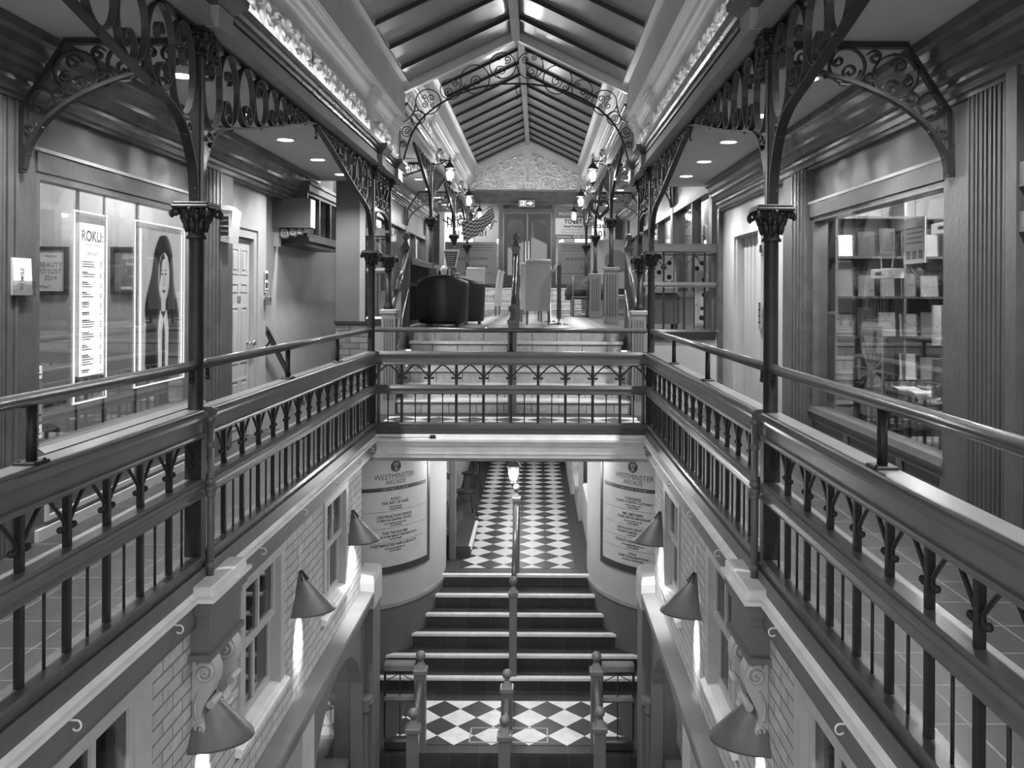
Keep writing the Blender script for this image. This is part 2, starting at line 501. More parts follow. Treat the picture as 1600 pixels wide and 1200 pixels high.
def frieze_mesh(L, H):
    rnd = random.Random(3); st = []
    x = 0.12; k = 0
    while x < L - 0.08:
        cy = H * (0.5 + (0.12 if k % 2 else -0.12))
        st.append((spiral_pts(x, cy, 0.105, PI * (k % 2) + 0.4, 1.35, 1 if k % 2 else -1), 0.017, 1.0))
        for q in range(5):
            st.append(leaf(x + rnd.uniform(-.12, .12), H * rnd.uniform(.12, .88), rnd.uniform(.04, .08), rnd.uniform(0, 6.28), rnd.uniform(.012, .022)))
        x += 0.17; k += 1
    nx, ny = int(L / 0.012), int(H / 0.012)
    gx, gy = np.meshgrid(np.linspace(0, L, nx), np.linspace(0, H, ny))
    h = relief_h(gx, gy, st) * 0.075
    edge = np.minimum(np.minimum(gx, L - gx), np.minimum(gy, H - gy)); h[edge < 0.012] = 0.012
    mb = MB()
    vs = [(-h[j, i], gx[j, i], gy[j, i]) for j in range(ny) for i in range(nx)]
    fs = [(j * nx + i, j * nx + i + 1, (j + 1) * nx + i + 1, (j + 1) * nx + i) for j in range(ny - 1) for i in range(nx - 1)]
    return mb.add(vs, fs, True)
long_p = frieze_mesh(2.16, 0.36).build('trim_8', 'plaster', kind='structure', recalc=False)
short_p = frieze_mesh(1.16, 0.36).build('trim_9', 'plaster', kind='structure', recalc=False)
mid_p = frieze_mesh(1.86, 0.36).build('trim_10', 'plaster', kind='structure', recalc=False)
first = {}
def panel(src, s, y, dz):
    o = src if src not in first else src.copy()
    if src in first: COL.objects.link(o)
    first[src] = 1
    L = {long_p: 2.16, short_p: 1.16, mid_p: 1.86}[src]
    if s > 0: o.location = (1.597, y, 3.16 + dz); o.rotation_euler = (0, 0, 0)
    else: o.location = (-1.597, y + L, 3.16 + dz); o.rotation_euler = (0, 0, PI)
for s in (1, -1):
    for y in (0.3, 2.5, 4.98, 7.22): panel(long_p, s, y, 0)
    panel(short_p, s, 9.75, 0)
    for y in (11.42, 13.3, 15.2, 17.2, 19.35, 21.2): panel(mid_p if y != 21.2 else short_p, s, y, R)

# ---- glazed roofs
EA, EZ, AZ = 1.44, 4.19, 4.88
def roof(ya, yb, dz, n):
    for s in (-1, 1):
        mb = MB()
        mb.loft([[(s * EA, ya, EZ + dz + .02), (s * EA, yb, EZ + dz + .02), (s * EA, yb, EZ + dz + .05), (s * EA, ya, EZ + dz + .05)],
                 [(0, ya, AZ + dz + .02), (0, yb, AZ + dz + .02), (0, yb, AZ + dz + .05), (0, ya, AZ + dz + .05)]])
        struct(mb, 'roof', 'roof_pane')
        mb = MB()
        for k in range(n + 1):
            y = ya + (yb - ya) * k / n
            e_ = EA - .08; ze = EZ + (AZ - EZ) * .08 / EA
            mb.loft([[(s * e_, y - .022, ze + dz - .035), (s * e_, y + .022, ze + dz - .035), (s * e_, y + .022, ze + dz + .03), (s * e_, y - .022, ze + dz + .03)],
                     [(0, y - .022, AZ + dz - .035), (0, y + .022, AZ + dz - .035), (0, y + .022, AZ + dz + .03), (0, y - .022, AZ + dz + .03)]])
        struct(mb, 'trim_11', 'black_paint')
        # cream purlin strip along the eaves
        struct(MB().prism([(EA + .02, EZ + dz - .02), (EA - .07, EZ + dz + .01), (EA - .07, EZ + dz + .04), (EA + .02, EZ + dz + .06)], ya, yb, 'y', s), 'trim_12', 'eave_paint')
    struct(MB().box(-.055, .055, ya, yb, AZ + dz - .09, AZ + dz + .03), 'trim_13', 'ent_paint')
roof(-1.5, YS, 0, 15)
roof(YS + .12, YG, R, 15)
def rafter_frame(y, dz, name):
    mb = MB()
    for (o0, o1, y0, y1) in ((0.0, .09, y - .16, y + .06), (.09, .155, y - .10, y + .06), (.155, .21, y - .04, y + .06)):
        for s in (-1, 1):
            mb.loft([[(s * 1.45, y0, EZ + dz - o0), (s * 1.45, y1, EZ + dz - o0), (s * 1.45, y1, EZ + dz - o1), (s * 1.45, y0, EZ + dz - o1)],
                     [(0, y0, AZ + dz - o0), (0, y1, AZ + dz - o0), (0, y1, AZ + dz - o1), (0, y0, AZ + dz - o1)]])
    struct(mb, name, 'eave_paint')
rafter_frame(YS - .05, 0.135, 'trim_14')
rafter_frame(YG - .12, R + .02, 'trim_15')
# upstand between the low and the high roof
mb = MB()
for s in (-1, 1):
    mb.loft([[(s * 1.86, YS + .02, EZ + .1), (s * 1.86, YS + .1, EZ + .1), (s * 1.86, YS + .1, EZ + R + .1), (s * 1.86, YS + .02, EZ + R + .1)],
             [(s * 1.45, YS + .02, EZ), (s * 1.45, YS + .1, EZ), (s * 1.45, YS + .1, EZ + R + .06), (s * 1.45, YS + .02, EZ + R + .06)],
             [(0, YS + .02, AZ), (0, YS + .1, AZ), (0, YS + .1, AZ + R + .06), (0, YS + .02, AZ + R + .06)]])
struct(mb, 'wall_back', 'eave_paint')

# ---- far gable with its plaster relief
gb = MB()
gb.prism([(-1.62, 4.37), (1.62, 4.37), (1.62, EZ + R + .05), (0, AZ + R + .05), (-1.62, EZ + R + .05)], YG, YG + .2, 'z')
gb.v = [(x, y, z) for x, z, y in gb.v]
struct(gb, 'wall_far', 'plaster')
def gable_relief():
    rnd = random.Random(11); half = []
    def S(*a, w=.022, h=1.0): half.append((spiral_pts(*a), w, h))
    S(.16, .30, .13, 1.2, 1.1, 1, w=.028); S(.09, .14, .085, 2.6, 1.2, -1, w=.024)
    S(.52, .24, .2, 2.9, 1.5, -1, w=.026); S(.95, .2, .19, 2.7, 1.6, 1, w=.026); S(1.28, .14, .12, 2.6, 1.5, -1)
    S(.42, .62, .15, .3, 1.4, 1); S(.75, .52, .13, 3.3, 1.4, -1); S(1.05, .42, .1, 2.9, 1.4, 1); S(.17, .85, .11, 2.8, 1.3, -1); S(.14, .62, .1, .3, 1.2, 1)
    half.append(([(.02, .05), (.1, .3), (.06, .5), (.13, .66)], .03, 1.0))
    half.append(([(.28, .05), (.36, .2), (.3, .42), (.24, .52)], .035, .9))
    half.append(([(.3, .42), (.5, .46), (.8, .34), (1.2, .3)], .022, .9))
    half.append(([(.26, .04), (.55, .06), (.9, .03), (1.4, .05)], .024, .9))
    for q in range(120):
        x = rnd.uniform(.1, 1.48); top = (AZ - EZ) * (1 - x / 1.62) + .62
        half.append(leaf(x, rnd.uniform(.06, max(.1, top - .2)), rnd.uniform(.05, .13), rnd.uniform(0, 6.28), rnd.uniform(.014, .028)))
    st = half + [([(-x, y) for x, y in p], w, a) for p, w, a in half]
    nx, ny = 260, 110; z0 = 4.40; vs = []
    us = np.linspace(-1.5, 1.5, nx); GX = np.zeros((ny, nx)); GZ = np.zeros((ny, nx))
    for i, x in enumerate(us):
        zt = AZ + R - .06 - (AZ - EZ) * abs(x) / EA - z0
        for j in range(ny): GX[j, i] = x; GZ[j, i] = zt * j / (ny - 1)
    h = relief_h(GX, GZ, st) * 0.10
    vs = [(GX[j, i], -h[j, i], GZ[j, i]) for j in range(ny) for i in range(nx)]
    fs = [(j * nx + i, j * nx + i + 1, (j + 1) * nx + i + 1, (j + 1) * nx + i) for j in range(ny - 1) for i in range(nx - 1)]
    o = MB().add(vs, fs, True).build('trim_16', 'plaster', kind='structure', recalc=False)
    o.location = (0, YG - .004, z0)
gable_relief()

# ---- gallery floors
fl = MB(); fl.box(-2.3, -1.5, -1.5, 11.1, -.28, 0); struct(fl, 'floor', 'floor_tile')
struct(MB().box(-2.9, -2.3, -1.5, 9.55, -.28, 0), 'floor', 'floor_tile')
struct(MB().box(1.5, 2.9, -1.5, 11.5, -.28, 0), 'floor', 'floor_tile')
struct(MB().box(-1.5, 1.5, 9.64, 10.85, -.28, 0), 'floor', 'tread')
struct(MB().box(-1.5, 1.5, 9.80, 10.50, 0.0, 0.004), 'floor', 'checker_land')
# upper floor
struct(MB().box(-1.6, 1.6, 12.3, 22.2, UF - .3, UF), 'floor', 'floor_tile')
struct(MB().box(-1.25, 1.3, 12.35, 21.9, UF, UF + .004), 'floor', 'checker_up')
struct(MB().box(-2.9, -2.3, 13.4, 24.1, UF - .3, UF), 'floor', 'floor_tile')
struct(MB().box(-2.3, -1.6, 11.26, 24.1, UF - .3, UF), 'floor', 'floor_tile')
struct(MB().box(1.6, 2.9, 11.62, 24.1, UF - .3, UF), 'floor', 'floor_tile')
# walls at the sides of the stairs up
struct(MB().box(-1.75, -1.56, 10.86, 12.2, 0, UF), 'wall_left', 'ent_paint')
struct(MB().box(1.56, 1.75, 10.86, 12.2, 0, UF), 'wall_right', 'ent_paint')
# end walls of the galleries under the upper floor
struct(MB().box(-2.3, -1.56, 11.1, 11.25, -.28, 1.10), 'wall_back', 'brick_x')
struct(MB().box(-2.3, -1.92, 11.1, 11.25, 1.14, 2.95), 'wall_back', 'soft_wall')
struct(MB().box(-2.31, -1.56, 11.08, 11.25, 1.10, 1.14), 'trim_17', 'black_paint')
struct(MB().box(-1.99, -1.92, 11.085, 11.1, 1.14, 2.94), 'trim_18', 'ent_paint')
struct(MB().box(1.56, 2.75, 11.5, 11.62, -.28, .93), 'wall_back', 'cream')

# ---- front beam over the stairs down, and the ledge round the opening
struct(MB().prism([(9.9, -.07), (9.60, -.07), (9.585, -.10), (9.545, -.115), (9.545, -.14), (9.56, -.15), (9.575, -.185), (9.60, -.19), (9.60, -.285), (9.615, -.29), (9.615, -.33), (9.9, -.33)], -1.53, 1.53, 'x'), 'trim_19', 'ledge')
for s in (-1, 1):
    lb = MB()
    lb.prism([(1.62, -.03), (1.56, -.045), (1.535, -.075), (1.50, -.085), (1.48, -.105), (1.462, -.11), (1.462, -.13), (1.62, -.125)], -1.5, 9.62, 'y', s)
    lb.tube([(s * 1.537, -1.5, -.06), (s * 1.537, 9.6, -.06)], .016, 8)
    struct(lb, 'trim_20', 'ledge')
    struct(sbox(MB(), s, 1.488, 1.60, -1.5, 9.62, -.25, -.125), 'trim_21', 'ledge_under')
    # ledge breaks forward under the near column
    rb = MB()
    rb.bbox(min(s * 1.40, s * 1.53), max(s * 1.40, s * 1.53), 4.52, 5.06, -.11, -.055, .008)
    sbox(rb, s, 1.38, 1.5, 4.49, 5.09, -.13, -.11)
    struct(rb, 'trim_22', 'ledge')
    rb = MB()
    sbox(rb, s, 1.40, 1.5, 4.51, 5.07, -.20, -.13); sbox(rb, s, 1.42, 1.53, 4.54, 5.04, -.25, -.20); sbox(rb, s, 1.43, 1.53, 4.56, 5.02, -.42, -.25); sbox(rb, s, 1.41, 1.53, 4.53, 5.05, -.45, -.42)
    struct(rb, 'trim_23', 'ledge_under')

# ---- brick walls of the lower storey (piers round the window openings)
WINS = [7.85, 5.76, 3.62, 1.5]
WH, WZ0, WZ1 = 0.46, -1.27, -.30
for s, side in ((-1, 'left'), (1, 'right')):
    ys = [-1.5]
    bm_ = MB()
    edges = sorted([(c - WH, c + WH) for c in WINS])
    y = -1.5
    for a, b in edges:
        sbox(bm_, s, 1.53, 1.68, y, a, -1.62, -.2); y = b
        sbox(bm_, s, 1.53, 1.68, a, b, -1.62, WZ0); sbox(bm_, s, 1.53, 1.68, a, b, WZ1, -.2)
    sbox(bm_, s, 1.53, 1.68, y, 9.0, -1.62, -.2)
    struct(bm_, 'wall_' + side, 'brick')
    # rooms behind the lower windows
    struct(sbox(MB(), s, 2.75, 2.85, -1.5, 9.4, -1.62, -.28), 'wall_' + side, 'shop_wall')
    struct(sbox(MB(), s, 1.62, 2.8, -1.5, 9.4, -1.75, -1.64), 'floor', 'mid_grey')
    # canopy over the ground floor shopfront
    cp = MB()
    cp.prism([(1.62, -1.59), (1.46, -1.60), (1.39, -1.605), (1.385, -1.63), (1.40, -1.72), (1.44, -1.74), (1.44, -1.80), (1.62, -1.82)], -1.5, 8.97, 'y', s)
    struct(cp, 'trim_24', 'canopy')
    pr = MB()
    sbox(pr, s, 1.40, 1.85, 8.99, 9.40, -4.8, -1.78)
    struct(pr, 'wall_' + side, 'soft_wall')
    pr = MB()
    pr.loft([[(s * 1.385, 8.96, -1.78), (s * 1.57, 8.96, -1.78), (s * 1.57, 9.42, -1.78), (s * 1.385, 9.42, -1.78)],
             [(s * 1.385, 8.96, -1.52), (s * 1.57, 8.96, -1.50), (s * 1.57, 9.42, -1.50), (s * 1.385, 9.42, -1.52)],
             [(s * 1.40, 9.0, -1.45), (s * 1.57, 9.0, -1.43), (s * 1.57, 9.40, -1.43), (s * 1.40, 9.40, -1.45)]])
    struct(pr, 'trim_25', 'cream_bright')
    # ground floor shop front below the canopy
    sf = MB()
    for y0, y1 in ((6.55, 6.9), (4.2, 4.4), (2.0, 2.2)): sbox(sf, s, 1.47, 1.62, y0, y1, -4.8, -1.82)
    sbox(sf, s, 1.5, 1.62, -1.5, 9.0, -4.8, -4.3)
    struct(sf, 'wall_' + side, 'sash')
    struct(sbox(MB(), s, 2.3, 2.4, -1.5, 8.99, -4.8, -1.82), 'wall_' + side, 'shop_wall')
    struct(sbox(MB(), s, 1.62, 2.3, -1.5, 8.95, -3.42, -3.32), 'floor', 'shop_wall')
    struct(sbox(MB(), s, 1.84, 2.3, 8.99, 9.40, -4.8, -1.82), 'wall_back', 'soft_wall')

# ---- rounded corner walls either side of the stairs down, carrying the directory boards
EXC, EYC, EA_, EB_ = 2.10, 12.75, 1.05, 1.55
def ell(a, off=0.0):
    """a = 0 at the passage, pi/2 facing the opening; off pushes the point out of the wall"""
    nx, ny = -math.cos(a) / EA_, -math.sin(a) / EB_; L = math.hypot(nx, ny)
    return (EXC - EA_ * math.cos(a) + off * nx / L, EYC - EB_ * math.sin(a) + off * ny / L)
def ell_band(s, z0, z1, off, a0=0, a1=PI / 2, n=28):
    mb = MB(); rings = []
    for z in (z0, z1):
        pts = [ell(a0 + (a1 - a0) * k / n, off) for k in range(n + 1)] + [ell(a0 + (a1 - a0) * k / n, off - .02 - max(0, off)) for k in reversed(range(n + 1))]
        rings.append([(s * x, y, z) for x, y in pts])
    return mb.loft(rings)
for s, side in ((-1, 'left'), (1, 'right')):
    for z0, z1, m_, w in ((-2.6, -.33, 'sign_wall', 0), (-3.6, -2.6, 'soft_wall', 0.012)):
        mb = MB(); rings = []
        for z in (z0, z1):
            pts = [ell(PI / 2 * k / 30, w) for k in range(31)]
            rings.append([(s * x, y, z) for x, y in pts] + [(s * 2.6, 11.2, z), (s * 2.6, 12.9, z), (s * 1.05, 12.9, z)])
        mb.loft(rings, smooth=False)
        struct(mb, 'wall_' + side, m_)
    struct(ell_band(s, -2.625, -2.575, .03), 'trim_26', 'ent_paint')
    struct(sbox(MB(), s, 1.68, 2.7, 9.38, 9.5, -4.8, -.28), 'wall_' + side, 'soft_wall')
    struct(sbox(MB(), s, 2.58, 2.7, 9.5, 11.3, -4.8, -1.45 if s < 0 else -.28), 'wall_' + side, 'soft_wall')
# passage
struct(MB().box(-1.9, 1.9, 12.5, 24, -2.75, -2.56), 'floor', 'riser_dark')
struct(MB().box(-.83, .86, 12.80, 23.6, -2.56, -2.555), 'floor', 'checker_passage')
struct(MB().box(-3, 3, 9.9, 24, -.42, -.30), 'ceiling', 'ceiling_paint')
struct(MB().box(-1.65, -1.5, 12.9, 16.2, -2.56, -.4), 'wall_left', 'brick')
struct(MB().box(-1.5, -1.3, 16.2, 24, -2.56, -.4), 'wall_left', 'brick')
struct(MB().box(1.12, 1.3, 12.9, 15.6, -2.56, -1.9), 'wall_right', 'cream')
struct(MB().box(.98, 1.2, 17.6, 24, -2.56, -.4), 'wall_right', 'shop_wall')
struct(MB().box(-1.6, 1.6, 23.6, 23.8, -2.56, -.4), 'wall_far', 'dark_room')
struct(MB().box(1.9, 2.0, 12.9, 24, -2.56, -.4), 'wall_right', 'shop_wall')
# landing and flight below
struct(MB().box(-2.6, 2.6, 9.55, 12.6, -3.8, -3.58), 'floor', 'riser_dark')
struct(MB().box(-1.3, 1.3, 9.72, 10.77, -3.58, -3.575), 'floor', 'checker_low')
struct(MB().box(-3, 3, -1.5, 9.55, -4.9, -4.8), 'floor', 'floor_tile')

# ================================================================== SIDE WALLS OF THE GALLERIES
CORN = [(2.75, 2.58), (2.655, 2.58), (2.65, 2.605), (2.63, 2.61), (2.625, 2.645), (2.60, 2.66), (2.60, 2.69), (2.565, 2.70), (2.555, 2.74), (2.53, 2.76), (2.53, 2.79), (2.50, 2.82), (2.49, 2.87), (2.455, 2.885), (2.455, 2.94), (2.75, 2.94)]
for s, side in ((-1, 'left'), (1, 'right')):
    struct(MB().prism(CORN, -1.5, 10.9 if s < 0 else 11.2, 'y', s), 'trim_27', 'dark_timber')
    struct(MB().prism([(d + .0, z + R) for d, z in CORN], 11.7, 24.1, 'y', s), 'trim_28', 'dark_timber')
def fluted(s, y0, y1, d, z0, z1, n):
    """a strip of upright mouldings along the wall"""
    mb = MB(); w = (y1 - y0) / n
    for k in range(n):
        e = (0.0, .006, .002, .008)[k % 4]
        sbox(mb, s, d - e, d + .1, y0 + k * w + .006, y0 + (k + 1) * w - .006, z0, z1)
    sbox(mb, s, d + .02, d + .1, y0, y1, z0, z1)
    return mb
# left
struct(sbox(MB(), -1, 2.66, 2.9, -1.5, 4.7, 0, 2.6), 'wall_left', 'shop_paint')
struct(fluted(-1, 4.7, 4.93, 2.67, 0, 2.66, 6), 'trim_29', 'dark_timber')
struct(sbox(MB(), -1, 2.68, 2.9, 4.93, 5.12, 0, 2.66), 'wall_left', 'shop_paint')
struct(sbox(MB(), -1, 2.68, 2.9, 5.12, 7.62, 0, .50), 'wall_left', 'shop_paint')
struct(sbox(MB(), -1, 2.67, 2.9, 5.12, 7.62, 2.205, 2.33), 'trim_30', 'shop_paint')
struct(MB().prism([(2.66, 2.325), (2.655, 2.345), (2.69, 2.35), (2.69, 2.325)], 5.12, 7.62, 'y', -1), 'trim_31', 'sash')
struct(sbox(MB(), -1, 2.70, 2.9, 5.12, 7.62, 2.33, 2.60), 'wall_left', 'shop_gloss')
struct(fluted(-1, 7.62, 7.98, 2.63, 0, 2.6, 8), 'trim_32', 'dark_timber')
struct(sbox(MB(), -1, 2.65, 2.9, 7.98, 8.34, 0, 2.6), 'wall_left', 'shop_paint')
struct(sbox(MB(), -1, 2.70, 2.9, 8.34, 8.47, 0, 2.62), 'wall_left', 'cream_bright')
struct(sbox(MB(), -1, 2.70, 2.9, 9.10, 9.52, 0, 2.62), 'wall_left', 'cream_bright')
struct(sbox(MB(), -1, 2.70, 2.9, 8.47, 9.10, 2.06, 2.62), 'wall_left', 'cream_bright')
struct(sbox(MB(), -1, 2.80, 2.95, 9.52, 13.4, -1.8, 2.95), 'wall_left', 'cream_bright')
struct(sbox(MB(), -1, 1.9, 2.95, 13.3, 13.4, -1.8, 1.0), 'wall_back', 'cream')
struct(sbox(MB(), -1, 2.2, 2.30, 9.55, 11.1, -1.8, -.28), 'wall_left', 'cream')
# stall riser panelling below the left window
sr = MB()
for y0, y1 in ((5.22, 6.35), (6.47, 7.55)):
    for a, b, c, d_ in ((y0, y1, .10, .13), (y0, y1, .38, .41), (y0, y0 + .03, .1, .41), (y1 - .03, y1, .1, .41)): sbox(sr, -1, 2.665, 2.685, a, b, c, d_)
sbox(sr, -1, 2.655, 2.685, 5.12, 7.62, 0, .07)
struct(sr, 'baseboard_left', 'sash')
struct(MB().prism([(2.63, .50), (2.62, .53), (2.66, .56), (2.78, .56), (2.78, .50)], 5.12, 7.62, 'y', -1), 'trim_33', 'rail_paint')
# shop behind the left window
struct(sbox(MB(), -1, 4.3, 4.4, 3.8, 9.6, 0, 2.9), 'wall_left', 'shop_wall')
struct(sbox(MB(), -1, 2.9, 4.3, 9.3, 9.4, 0, 2.9), 'wall_back', 'shop_wall')
struct(sbox(MB(), -1, 2.9, 4.3, 3.7, 3.8, 0, 2.9), 'wall_near', 'shop_wall')
struct(sbox(MB(), -1, 2.9, 4.3, 3.8, 9.3, -.1, .02), 'floor', 'mid_grey')
struct(sbox(MB(), -1, 2.9, 4.3, 3.8, 9.3, 2.8, 2.9), 'ceiling', 'ceiling_paint')
mb = MB()
for y in (5.6, 6.45, 7.3): sbox(mb, -1, 4.285, 4.3, y - .012, y + .012, .02, 2.8)
struct(mb, 'trim_34', 'ink_grey')
# right
struct(sbox(MB(), 1, 2.66, 2.95, -1.5, 2.9, 0, 2.6), 'wall_right', 'shop_paint')
struct(fluted(1, 4.30, 4.76, 2.665, 0, 2.62, 20), 'trim_35', 'shop_paint')
struct(sbox(MB(), 1, 2.67, 2.9, 4.76, 5.05, 0, 2.66), 'wall_right', 'shop_paint')
struct(sbox(MB(), 1, 2.70, 2.9, 5.05, 7.55, 0, .46), 'wall_right', 'shop_paint')
struct(sbox(MB(), 1, 2.66, 2.9, 5.05, 7.55, 2.17, 2.29), 'trim_36', 'shop_paint')
struct(MB().prism([(2.655, 2.285), (2.65, 2.305), (2.69, 2.31), (2.69, 2.285)], 5.05, 7.55, 'y', 1), 'trim_37', 'sash')
struct(sbox(MB(), 1, 2.70, 2.9, 5.05, 7.55, 2.29, 2.60), 'wall_right', 'shop_gloss')
struct(fluted(1, 7.55, 7.95, 2.63, 0, 2.6, 8), 'trim_38', 'dark_timber')
struct(sbox(MB(), 1, 2.65, 2.9, 7.95, 8.30, 0, 2.6), 'wall_right', 'shop_paint')
struct(sbox(MB(), 1, 2.70, 2.9, 8.30, 9.36, 0, 2.62), 'wall_right', 'cream')
struct(sbox(MB(), 1, 2.70, 2.9, 10.42, 11.22, 0, 2.62), 'wall_right', 'cream')
struct(sbox(MB(), 1, 2.70, 2.9, 9.36, 10.42, 2.19, 2.62), 'wall_right', 'cream')
struct(sbox(MB(), 1, 2.64, 2.72, 11.2, 11.3, 0, 2.62), 'trim_39', 'dark_timber')
sr = MB()
for y0, y1 in ((5.12, 5.62), (5.74, 6.60), (6.72, 7.48)):
    sbox(sr, 1, 2.685, 2.70, y0, y1, .09, .42)
for y in (5.05, 5.68, 6.66, 7.52): sbox(sr, 1, 2.67, 2.70, y - .04, y + .04, .05, .46)
sbox(sr, 1, 2.67, 2.70, 5.05, 7.55, .42, .46); sbox(sr, 1, 2.66, 2.70, 5.05, 7.55, 0, .08)
struct(sr, 'baseboard_right', 'shop_paint')
struct(MB().prism([(2.67, .46), (2.655, .49), (2.67, .535), (2.78, .54), (2.78, .46)], 5.05, 7.55, 'y', 1), 'trim_40', 'shop_paint')
struct(sbox(MB(), 1, 4.2, 4.3, 3.9, 8.6, 0, 2.9), 'wall_right', 'mid_grey')
struct(sbox(MB(), 1, 2.9, 4.2, 8.0, 8.1, 0, 2.9), 'wall_back', 'mid_grey')
struct(sbox(MB(), 1, 2.9, 4.2, 4.35, 4.45, 0, 2.9), 'wall_near', 'mid_grey')
struct(sbox(MB(), 1, 2.9, 4.2, 4.45, 8.0, -.1, .02), 'floor', 'mid_grey')
struct(sbox(MB(), 1, 2.9, 4.2, 4.45, 8.0, 2.8, 2.9), 'ceiling', 'mid_grey')
# near right doorway: transom panel and dark door
dr = MB()
for (a, b, c, d_, e) in ((4.20, 4.30, 0, 2.62, 2.62), (2.9, 3.0, 0, 2.62, 2.62), (3.0, 4.20, 2.02, 2.14, 2.63), (3.0, 4.20, 1.80, 1.90, 2.63), (3.0, 4.20, 2.56, 2.62, 2.63), (4.12, 4.20, 2.14, 2.56, 2.66), (4.12, 4.20, 0, 1.8, 2.66)): sbox(dr, 1, e, 2.9, a, b, c, d_)
struct(dr, 'trim_41', 'shop_paint')
struct(sbox(MB(), 1, 2.71, 2.9, 3.0, 4.12, 2.14, 2.56), 'wall_right', 'shop_gloss')
struct(sbox(MB(), 1, 2.80, 2.9, 3.0, 4.20, 1.90, 2.02), 'wall_right', 'dark_room')
mb = MB()
for k in range(7):
    mb.lathe([(.018, 0), (.03, .01), (.03, .025), (.018, .035), (.032, .06), (.018, .085), (.03, .095), (.03, .11), (.02, .12)], (2.69, 4.11 - .13 * k, 1.90), 10)
struct(mb, 'trim_42', 'shop_paint')
struct(sbox(MB(), 1, 2.82, 2.9, 3.0, 4.12, 0, 1.8), 'door_2', 'dark_glass')
struct(sbox(MB(), 1, 3.4, 3.5, 2.9, 4.4, 0, 2.6), 'wall_right', 'dark_room')

# upper aisle shopfronts
for s, side in ((-1, 'left'), (1, 'right')):
    y0u = 13.45 if s < 0 else 11.6
    bays = [(y0u, 15.0), (15.0, 19.2), (19.2, 22.6)]
    sf = MB()
    sbox(sf, s, 2.68, 2.9, y0u, 24.1, UF, UF + .5); sbox(sf, s, 2.68, 2.9, y0u, 24.1, 2.98, 3.48)
    for a, b in bays:
        for y in (b,): sbox(sf, s, 2.63, 2.9, y, y + .22, UF, 3.45)
        m = (a + b) / 2; sbox(sf, s, 2.66, 2.8, m - .04, m + .04, UF + .5, 3.0)
    sbox(sf, s, 2.64, 2.7, y0u, 24.1, 2.92, 3.02); sbox(sf, s, 2.64, 2.7, y0u, 24.1, UF + .46, UF + .55)
    sbox(sf, s, 2.63, 2.9, y0u, y0u + .2, UF, 3.45)
    sbox(sf, s, 2.64, 2.9, 22.83, 24.1, UF, 3.45)
    struct(sf, 'wall_' + side, 'shop_paint')
    struct(sbox(MB(), s, 3.5, 3.6, y0u, 24.1, UF, 3.8), 'wall_' + side, 'shop_wall')
    struct(sbox(MB(), s, 2.9, 3.5, y0u, 24.1, UF, UF + .45), 'floor', 'mid_grey')
    for k, (a, b) in enumerate(bays):
        g = sbox(MB(), s, 2.74, 2.746, a + .22, b, UF + .5, 3.0).build('window_%d' % (3 + k + (3 if s > 0 else 0)), 'shop_glass', kind='structure')
# ================================================================== IRONWORK
def spiral(cx, cz, r, a0, turns, sgn, inner=.22, n=None):
    n = n or max(10, int(18 * turns))
    out = []
    for i in range(n + 1):
        t = i / n; a = a0 + sgn * 2 * PI * turns * t; rr = r * (1 - (1 - inner) * t ** .8)
        out.append((cx + rr * math.cos(a), cz + rr * math.sin(a)))
    return out
def s_scroll(uc, zl, zt, a, flip=1, off=0.0, turns=1.1, c=False):
    r = min(a, (zt - zl) / 3.6)
    top = spiral(0, zt - r, r, PI, turns, -1)          # unwound outwards to the left side
    top = [(p[0], p[1]) for p in reversed(top)]
    if c: bot = spiral(off, zl + r, r, PI, turns, 1)
    else: bot = spiral(off, zl + r, r, 0, turns, -1)
    # ease between the two halves
    p0, p1 = top[-1], bot[0]; mid = []
    for k in range(1, 8):
        t = k / 8; e = t * t * (3 - 2 * t)
        mid.append((p0[0] + (p1[0] - p0[0]) * e, p0[1] + (p1[1] - p0[1]) * t))
    return [(uc + flip * x, z) for x, z in top + mid + bot]
ARCH = [(.035, 1.98), (.05, 2.12), (.10, 2.24), (.19, 2.36), (.31, 2.43), (.45, 2.47), (.8, 2.54), (1.2, 2.63), (1.7, 2.75), (2.1, 2.84), (2.40, 2.90)]
def arch_pts(L):
    k = (L - .45) / (2.40 - .45)
    return [(u if u <= .45 else .45 + (u - .45) * k, z) for u, z in ARCH]
def zarch(P, u):
    for (a, b), (c, d) in zip(P[:-1], P[1:]):
        if a <= u <= c: return b + (d - b) * (u - a) / (c - a)
    return P[-1][1]
def tall_scroll(uc, zl, zt, a, flip=1, up=1):
    """a tall loop whose end winds into a curl inside the bottom (up=1) or the top (up=-1)"""
    b = (zt - zl) / 2; zm = (zt + zl) / 2; out = []; r1 = a * .50; n = 52; T0 = -PI * .55
    for i in range(n + 1):
        t = i / n; th = T0 + 2 * PI * 2.15 * t
        k = min(1.0, max(0.0, (t - .33) / .30)); k = k * k * (3 - 2 * k)
        k2 = max(0.0, (t - .55) / .45)
        ra = a * (1 - k) + r1 * k; rb = b * (1 - k) + r1 * k
        ra *= 1 - .72 * k2; rb *= 1 - .72 * k2
        cz = zm * (1 - k) + (zl + r1 * 1.12) * k; cu = 0 * (1 - k) - a * .30 * k
        u, z = cu + ra * math.cos(th), cz + rb * math.sin(th)
        if up < 0: z = zl + zt - z
        out.append((uc + flip * u, z))
    return out
def curl(mb, path, W, T=.008):
    """band lying in the column's y-z plane"""
    mb.band([(0, u, z) for u, z in path], W, T, (1, 0, 0)); return mb
